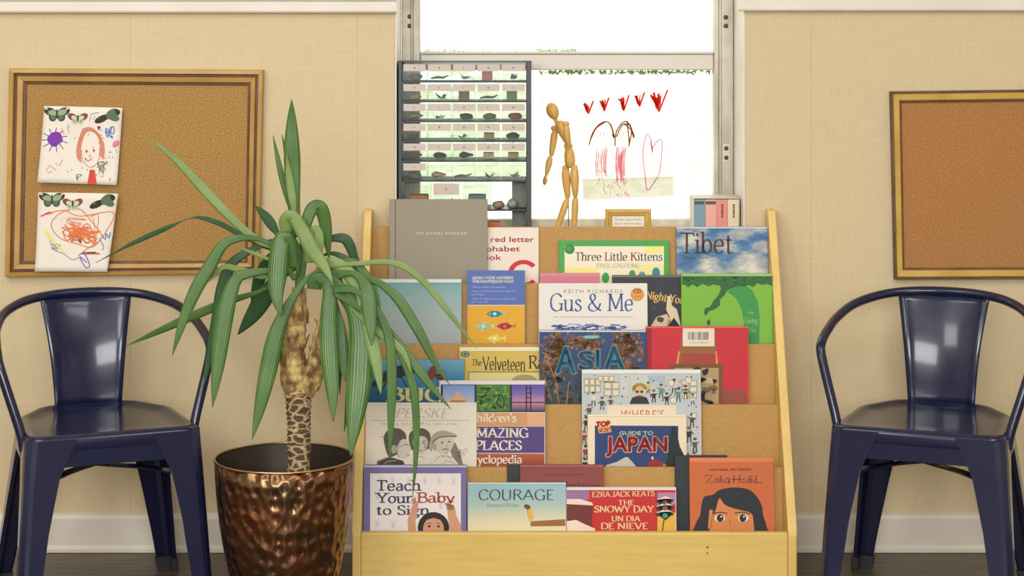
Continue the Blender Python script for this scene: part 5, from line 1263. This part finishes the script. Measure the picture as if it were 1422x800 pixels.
def lump(name, label, cat, c, s, col, seed, kind='rock', group=None):
    R = random.Random(seed); bm = BM()
    if kind == 'block': box(bm, -s[0], s[0], -s[1], s[1], 0, 2 * s[2], min(s) * .15)
    elif kind == 'stick':
        tube(bm, [(-s[0], 0, .0035), (-s[0] * .3, .002, .006), (s[0] * .4, -.002, .005), (s[0], .0, .010)], [.002, .0032, .0028, .0012], 7)
    elif kind == 'leafy':
        for k in range(7):
            a = R.uniform(0, 6.28); p0 = Vector((R.uniform(-.3, .3) * s[0], R.uniform(-.3, .3) * s[1], .001)); p1 = p0 + Vector((math.cos(a) * s[0] * .8, math.sin(a) * s[1] * .5, R.uniform(.6, 1.7) * s[2])); mid = (p0 + p1) / 2; n_ = Vector((-math.sin(a), math.cos(a), .3)) * .004
            A = [bm.verts.new(v) for v in (p0, mid + n_, p1, mid - n_)]; B = [bm.verts.new(v + Vector((0, 0, .0006))) for v in (p0, mid + n_, p1, mid - n_)]
            bm.faces.new(A); bm.faces.new(B[::-1])
            for i in range(4): bm.faces.new((A[i], A[(i + 1) % 4], B[(i + 1) % 4], B[i]))
    elif kind == 'shell':
        pr = []
        for k in range(13):
            th = k / 12 * PI; pr.append([Vector((s[0] * math.sin(th) * math.cos(a * PI / 8) * (1 + .06 * math.cos(a * 2)), s[1] * math.sin(th) * math.sin(a * PI / 8), s[2] + s[2] * math.cos(PI - th) * (1 - .3 * math.cos(a * PI / 8)))) for a in range(16)])
        loft(bm, pr[1:-1], True, True, True)
    else:
        bmesh.ops.create_icosphere(bm, subdivisions=2, radius=1)
        for v in bm.verts:
            k = 1 + R.uniform(-.16, .16); v.co = Vector((v.co.x * s[0] * k, v.co.y * s[1] * k, max(-s[2] * .85, v.co.z * s[2] * k) + s[2] * .85))
    o = obj(name, bm, flatmat(col, .7), None, kind in ('rock', 'shell')); o.location = c
    return tag(o, label, cat, group)
ITEMS = {  # (row, col): kind, colour, name, words
 (0, 0): ('rock', (104, 108, 96), 'pebble', 'grey-green pebble'), (0, 1): ('stick', (120, 98, 90), 'twig', 'dark twig'), (0, 2): ('leafy', (96, 86, 70), 'dried_leaf', 'dark dried leaf clump'), (0, 3): ('block', (226, 120, 100), 'toy_block', 'coral pink toy block'), (0, 4): ('leafy', (150, 128, 100), 'dried_leaf', 'tan dried leaf bundle'),
 (1, 0): ('rock', (190, 170, 134), 'pebble', 'beige pebble'), (1, 1): ('leafy', (120, 142, 120), 'dried_leaf', 'small grey-green leaf sprig'), (1, 2): ('block', (150, 122, 84), 'wooden_block', 'brown wooden block'), (1, 3): ('stick', (110, 100, 92), 'twig', 'crooked grey twig'), (1, 4): ('block', (112, 160, 112), 'toy_block', 'green toy block'),
 (2, 0): ('shell', (176, 170, 150), 'seashell', 'pale grey seashell'), (2, 1): ('leafy', (112, 104, 84), 'dried_leaf', 'brown leaf with stalk'), (2, 2): ('rock', (96, 82, 66), 'pebble', 'dark brown pebble'), (2, 3): ('rock', (130, 134, 112), 'pebble', 'grey-green rounded stone'), (2, 4): ('rock', (190, 84, 58), 'pebble', 'red-brown lump'),
 (3, 0): ('leafy', (96, 84, 66), 'dried_leaf', 'dark brown seed husk pile'), (3, 2): ('leafy', (150, 160, 146), 'dried_leaf', 'pale curled leaf'), (3, 3): ('block', (190, 164, 122), 'wooden_block', 'tan wooden block'), (3, 4): ('rock', (88, 84, 76), 'pebble', 'blackish stone'),
 (4, 0): ('shell', (120, 118, 92), 'seashell', 'olive grey shell'), (4, 1): ('rock', (80, 82, 74), 'pebble', 'charcoal stone'), (4, 2): ('shell', (96, 90, 76), 'seashell', 'dark brown shell'), (4, 3): ('block', (220, 196, 160), 'wooden_block', 'pale wooden chip'), (4, 4): ('block', (200, 170, 120), 'wooden_block', 'honey coloured wooden strip'),
 (5, 0): ('rock', (126, 138, 118), 'pebble', 'mossy grey stone'), (5, 1): ('shell', (206, 176, 146), 'seashell', 'tan flat shell'), (5, 2): ('stick', (140, 128, 110), 'twig', 'bent pale twig'), (5, 3): ('leafy', (130, 126, 112), 'feather', 'grey feather'), (5, 4): ('leafy', (196, 180, 150), 'dried_leaf', 'cream leaf skeleton')}
for r in range(6):
    for c_ in range(5):
        x0, x1 = XC[c_] + .0012, XC[c_ + 1] - .0012; z1 = ROWZ[r] - .0026; z0 = ROWZ[r + 1] + .0026
        drawer(x0, x1, z0, z1, .40 if (r < 5 or c_ == 0) else 0)
        it = ITEMS.get((r, c_))
        if it:
            k, col, nm, wd = it; R = random.Random(r * 5 + c_ + 40); lift = .0022 if k == 'shell' else 0; sx = {'rock': .016, 'shell': .017, 'stick': .02, 'leafy': .017, 'block': .012}[k]
            lump(nm, '%s inside the clear drawer, %s row and %s column' % (wd, RN[r], CN[c_]), {'pebble': 'stone', 'twig': 'twig', 'dried_leaf': 'dried leaf', 'toy_block': 'toy', 'wooden_block': 'wooden block', 'seashell': 'seashell', 'feather': 'feather'}[nm],
                 ((x0 + x1) / 2 + R.uniform(-.004, .004), CY + .045, z0 + .0016 + lift), (sx, .018, {'rock': .008, 'shell': .006, 'stick': .01, 'leafy': .009, 'block': .007 if r > 2 else .010}[k]), rgb(*col), r * 7 + c_, k, 'keepsakes in the small clear drawers')
if True:
    bx = [(564, 598), (601, 638), (642, 682)]
    zb = zsh + .0006; zt = ROWZ[6] - .0032
    for (a, b), cd in zip(bx, (0, .42, 0)): drawer(xw(a, CY), xw(b, CY), zb, zt, cd)
    bins = ((581, 'bright amber scrap bundle', (196, 120, 50), 'block', 'craft_scrap'), (619, 'dark leafy scrap pile', (92, 110, 78), 'leafy', 'craft_scrap'), (662, 'grey-green felt stack', (112, 128, 120), 'block', 'craft_scrap'))
    for px, wd, col, k, nm in bins: lump(nm, wd + ' inside a large clear drawer above the grey book', 'craft material', (xw(px, CY), CY + .05, zb + .0016), (.02, .03, .014), rgb(*col), px, k, 'scraps in the large clear drawers')
    lump('stone', 'speckled brown rounded stone on the open cabinet shelf', 'stone', (xw(692, CY), CY + .03, zsh + .0003), (.0135, .014, .0095), rgb(150, 132, 104), 91, 'rock')
    lump('stone', 'greyish stone beside the speckled one on the open cabinet shelf', 'stone', (xw(711, CY), CY + .03, zsh + .0003), (.0125, .014, .0115), rgb(150, 150, 136), 92, 'rock')
    lump('craft_box', 'small orange patterned box on the cabinet floor beside the grey book', 'box', (xw(686.5, CY), CY + .03, SILL + .0045), (.013, .02, .0155), rgb(206, 120, 82), 93, 'block')

# wooden artist's manikin
MY = .085
def mp(px, py, dy=0): return P(px, py, MY + dy)
mk = thing('artist_mannequin', 'jointed wooden artist mannequin leaning forward in front of the window', 'mannequin', (mp(789, 300).x, MY, SILL))
def mobj(name, bm, m=None):
    o = obj(name, bm, m or M['bamboo'], None, True); o.parent = mk; o.matrix_parent_inverse = Matrix.Translation(-mk.location); return o
mpx = (DW + MY) / F
def piece(name, a, b, prof, flat=1.0, da=0, db=0):
    bm = BM(); bone(bm, mp(a[0], a[1], da), mp(b[0], b[1], db), [(t_, r * mpx) for t_, r in prof], 18, flat); mobj(name, bm)
ov = lambda r0, r1, r2: [(0, r0 * .5), (.04, r0 * .85), (.15, r0 + (r1 - r0) * .45), (.42, r1), (.75, r2 + (r1 - r2) * .4), (.95, r2 * .9), (1, r2 * .5)]
piece('head', (763.5, 143), (771.5, 166), [(0, 1.5), (.06, 4.5), (.2, 7.4), (.4, 8.8), (.6, 8.6), (.8, 6.8), (.94, 4), (1, 1.5)])
piece('neck', (771, 165), (775.5, 175), [(0, 3), (.5, 3.4), (1, 3.6)])
piece('chest', (776, 168), (788, 199), [(0, 5), (.07, 9.5), (.25, 11.5), (.5, 10), (.8, 7.4), (1, 4.6)], .7)
piece('waist', (788, 198), (790, 208), [(0, 4), (.3, 6), (.7, 6.2), (1, 4)])
piece('pelvis', (790, 206), (792, 233), [(0, 6), (.08, 9), (.35, 11), (.7, 11.2), (.92, 8.5), (1, 5)], .7)
piece('shoulder_joint', (786, 168), (786, 176), [(0, 1.5), (.2, 4), (.5, 5), (.8, 4), (1, 1.5)], 1, -.016, -.016)
piece('shoulder_joint', (769.5, 174), (769.5, 182), [(0, 1.5), (.2, 4), (.5, 5), (.8, 4), (1, 1.5)], 1, .014, .014)
piece('upper_arm', (771, 180), (765.5, 217), ov(4.4, 5.2, 3.6), 1, .014, .010)
piece('forearm', (764.5, 217), (758.5, 244), ov(3.6, 4.6, 2.6), 1, .010, .004)
piece('hand', (758, 243), (756, 257), [(0, 1.6), (.2, 3.2), (.5, 4.4), (.8, 3.8), (1, 1.4)], .6, .004, .002)
piece('upper_arm', (786, 174), (790, 203), ov(4.2, 4.8, 3.6), 1, -.018, -.014)
piece('forearm', (790, 204), (795, 228), ov(3.4, 4.2, 2.6), 1, .018, .03)
piece('thigh', (785, 233), (788.5, 276), ov(5.4, 6.2, 4), 1, .004, .0)
piece('thigh', (797.5, 231), (799, 274), ov(5.4, 6.2, 4), 1, -.006, -.008)
piece('knee_joint', (785, 229), (785, 237), [(0, 1.5), (.3, 4.6), (.7, 4.6), (1, 1.5)], 1, .004, .004)
piece('knee_joint', (797.5, 228), (797.5, 236), [(0, 1.5), (.3, 4.6), (.7, 4.6), (1, 1.5)], 1, -.006, -.006)
piece('shin', (788, 276), (772, 322), ov(4.4, 5.0, 3.2), 1, .0, .0)
piece('shin', (799, 274), (797, 322), ov(4.4, 5.0, 3.2), 1, -.008, -.008)
zb = SILL + .0125
bm = BM(); a, b = mp(789.5, 230), mp(789.5, 324); b.z = zb; tube(bm, [a, b], .0011, 8); mobj('support_rod', bm, M['steel'])
bm = BM(); lathe(bm, [(.044, 0), (.045, .002), (.045, .010), (.043, .0122), (0, .0124)], 40, Matrix.Translation((mp(788, 300).x, MY, SILL + .0003))); mobj('base', bm)
for px in (772, 797):
    p_ = mp(px, 322); bm = BM(); box(bm, p_.x - .006, p_.x + .006, MY - .022, MY + .008, zb, zb + .008, .003); mobj('foot', bm)

# small gilt picture frame on the sill
FY = .05
fx0, fx1, fz1 = xw(840.5, FY), xw(904, FY), zw(290.5, FY)
fr = thing('framed_card', 'small gilt wooden frame with a typed card standing on the window sill', 'picture frame', ((fx0 + fx1) / 2, FY, SILL), (0, 0, 0))
def fobj(name, bm, m):
    o = obj(name, bm, m, fr); o.location = (0, 0, 0); return o
hw, hh, wd = (fx1 - fx0) / 2, fz1 - SILL, .0155
A = [(-hw, .0006), (hw, .0006), (hw, hh), (-hw, hh)]; B = [(-hw + wd, wd), (hw - wd, wd), (hw - wd, hh - wd), (-hw + wd, hh - wd)]
bm = BM()
for k in range(4):
    n = (k + 1) % 4
    def rg(a, b): 
        f = lambda t_, y: Vector((a[0] + (b[0] - a[0]) * t_, y, a[1] + (b[1] - a[1]) * t_))
        return [f(0, .008), f(0, -.004), f(.15, -.007), f(.4, -.0075), f(.5, -.005), f(.85, -.004), f(1, .0), f(1, .008)]
    loft(bm, [rg(A[k], B[k]), rg(A[n], B[n])], True, True, True)
fobj('moulding', bm, M['gold_y'])
bm = BM(); box(bm, -hw + wd * .9, hw - wd * .9, .002, .006, wd * .9, hh - wd * .9); fobj('card', bm, M['paper'])
art = Art(lambda px, py, z: Vector((xw(px, FY) - fr.location.x, .0019 - .0001 * z, zw(py, FY) - SILL)))
art.sans('The earth laughs in flowers', 854, 306.5, 891, 3.2, rgb(120, 110, 100)); art.sans('dance with the daisy', 854, 312, 891, 3.2, rgb(120, 110, 100)); art.build('card_lettering', fr)

# boxed set of small books on the sill
BY = .045
bx0, bx1, bzt = xw(963, BY), xw(1027, BY), zw(275, BY)
cs = thing('slipcase', 'white open slipcase holding four pastel booklets on the sill', 'slipcase', ((bx0 + bx1) / 2, BY + .05, SILL))
bm = BM(); hw = (bx1 - bx0) / 2; hh = bzt - SILL; w = .0014
box(bm, -hw, -hw + w, -.05, .05, .0006, hh); box(bm, hw - w, hw, -.05, .05, .0006, hh); box(bm, -hw + w, hw - w, -.05, .05, hh - w, hh); box(bm, -hw + w, hw - w, -.05, .05, .0006, .0006 + w); box(bm, -hw + w, hw - w, .05 - w, .05, .0006 + w, hh - w)
o = obj('case', bm, flatmat(rgb(206, 198, 186), .5), cs)
iw = (2 * hw - 2 * w - .0004) / 4
for k, (c, wds, tx) in enumerate((((124, 150, 168), 'blue-grey booklet at the end of the slipcase nearest the picture frame', 'A'), ((226, 168, 150), 'pale pink booklet next to the blue-grey one in the slipcase', 'B'), ((222, 140, 126), 'salmon booklet between the pale pink and cream ones in the slipcase', 'C'), ((222, 206, 172), 'cream booklet at the window jamb end of the slipcase', 'D'))):
    x0 = -hw + w + .0002 + iw * k; zt_ = hh - w - .004
    t = thing('booklet', wds, 'book', (cs.location.x + x0 + iw / 2, BY, SILL + .0022), (0, 0, 0), 'booklets in the slipcase')
    bm = BM(); box(bm, -iw / 2 + .0003, iw / 2 - .0003, .0008, .0016, 0, zt_); box(bm, -iw / 2 + .0003, -iw / 2 + .0009, .0016, .09, 0, zt_); box(bm, iw / 2 - .0009, iw / 2 - .0003, .0016, .09, 0, zt_)
    obj('cover', bm, flatmat(rgb(*c), .5), t)
    bm = BM(); box(bm, -iw / 2 + .001, iw / 2 - .001, .0018, .088, .001, zt_ - .0015); obj('pages', bm, M['pages'], t)
    cx = t.location.x
    ar = Art(lambda px, py, z: Vector((xw(px, BY) - cx, .0006 - .0001 * z, zw(py, BY) - SILL - .0022)))
    pxc = 963 + 64 * (k + .5) / 4
    if k < 2: ar.rect(pxc - 7, 279.5, pxc + 7, 284, rgb(96, 84, 76)); ar.build('title_band', t)
    else:
        for j in range(6): ar.rect(pxc - 1.4, 284 + j * 3.2, pxc + 1.4, 286.4 + j * 3.2, rgb(96, 70, 60) if j % 3 else rgb(60, 50, 46))
        ar.build('spine_lettering', t)

# crayon picture on clear film, stuck to the lower pane
KY = .2305
def k3(px, py, z): return P(px, py, KY) + Vector((0, -.0004 - .00012 * z, 0)) - Vector((kp.x, kp.y, kp.z))
kp = P(873, 305, KY)
film = thing('window_drawing', 'crayon drawing of hearts and two figures on a clear sheet taped to the window', 'drawing', tuple(kp))
M['film'] = translucent('clear_film', (.98, .98, .97, 1), .9, .03, .2, diff=(.9, .9, .88, 1)); M['film2'] = translucent('hazy_film', (.78, .74, .72, 1), .68, .03, .3, diff=(.74, .72, .66, 1))
def filmquad(name, pts, y, m):
    bm = BM(); A = [bm.verts.new(P(a, b, KY) - kp + Vector((0, y, 0))) for a, b in pts]; B = [bm.verts.new(v.co + Vector((0, .0003, 0))) for v in A]
    bm.faces.new(A); bm.faces.new(B[::-1])
    for i in range(4): bm.faces.new((A[i], A[(i + 1) % 4], B[(i + 1) % 4], B[i]))
    return obj(name, bm, m, film)
filmquad('clear_sheet', [(800, 116), (938, 112), (936, 248), (808, 252)], 0, M['film'])
filmquad('hazy_strip', [(809, 249), (935, 245), (935, 272), (810, 278)], -.0001, M['film2'])
ar = Art(k3); c = rgb(206, 36, 40)
for cx, cy, w, h, n, sd in ((817, 149, 7, 9, 9, 1), (839, 145, 6.5, 9.5, 8, 2), (866, 143, 7.5, 11, 9, 3), (888, 138, 7, 10, 6, 4), (915, 140, 12, 15, 14, 5)):
    R = random.Random(sd)
    ar.stroke([(cx - w, cy - h * .5), (cx - w * .4, cy - h * .1), (cx, cy + h)], 2.6, c); ar.stroke([(cx + w, cy - h), (cx + w * .5, cy), (cx, cy + h)], 2.4, c)
    for k in range(n):
        a = R.uniform(-.9, .35); ar.stroke([(cx + w * a, cy - h * R.uniform(.2, .8)), (cx + w * a * .4, cy + h * R.uniform(.1, .8))], R.uniform(1, 2.4), rgb(214, 60, 58) if k % 3 else c, False)
ar.build('red_hearts', film, M['crayon'])
ar = Art(k3); c = rgb(150, 64, 24)
for q in ([(818, 201), (823, 185), (832, 173), (843, 169), (850, 178), (852, 192)], [(820, 194), (828, 178), (840, 170)], [(848, 172), (853, 190), (850, 186)], [(854, 203), (855, 186), (862, 173), (870, 169), (877, 180), (873, 204)], [(856, 190), (864, 174), (874, 174), (881, 190)], [(871, 168), (872, 180), (874, 200)], [(866, 172), (876, 180), (880, 192)]): ar.stroke(q, 1.8, c)
ar.build('brown_hair_outlines', film, M['crayon'])
ar = Art(k3); c = rgb(150, 150, 140)
for x in (834, 838.5, 861, 866): ar.stroke([(x, 183), (x - .6, 189)], .9, c, False)
ar.build('eye_marks', film, M['crayon'])
ar = Art(k3); R = random.Random(9); c1, c2 = rgb(240, 168, 190), rgb(244, 196, 210)
for k in range(16):
    x = R.uniform(828, 844); ar.stroke([(x, R.uniform(203, 215)), (x - 2, R.uniform(220, 236)), (x + R.uniform(-2, 4), R.uniform(240, 252))], R.uniform(.8, 1.8), R.choice([c1, c2, c2]))
for k in range(22):
    x = R.uniform(856, 870); ar.stroke([(x, R.uniform(203, 218)), (x - 2, R.uniform(222, 236)), (x + R.uniform(-2, 3), R.uniform(242, 258))], R.uniform(.8, 2), R.choice([c1, c1, c2]))
for k in range(26):
    x, y = R.uniform(830, 874), R.uniform(250, 270); ar.stroke([(x, y), (x + R.uniform(-5, 5), y + R.uniform(3, 7))], R.uniform(.8, 1.5), R.choice([c1, c2]))
ar.build('pink_bodies', film, M['crayon'])
ar = Art(k3); c = rgb(230, 136, 182)
ar.stroke([(906, 210), (904, 195), (899, 186), (894, 200), (893, 220), (896, 245), (899, 264), (908, 254), (916, 238), (919, 210), (919, 195), (913, 196), (905, 208)], 1.6, c)
for k in range(6): ar.stroke([(903 + k * .6, 196 + k * 2), (906, 212)], 1.2, c, False)
for y in (218, 224, 231): ar.stroke([(901, y), (907, y - 1), (912, y)], .7, rgb(226, 200, 206))
ar.build('pink_heart', film, M['crayon'])
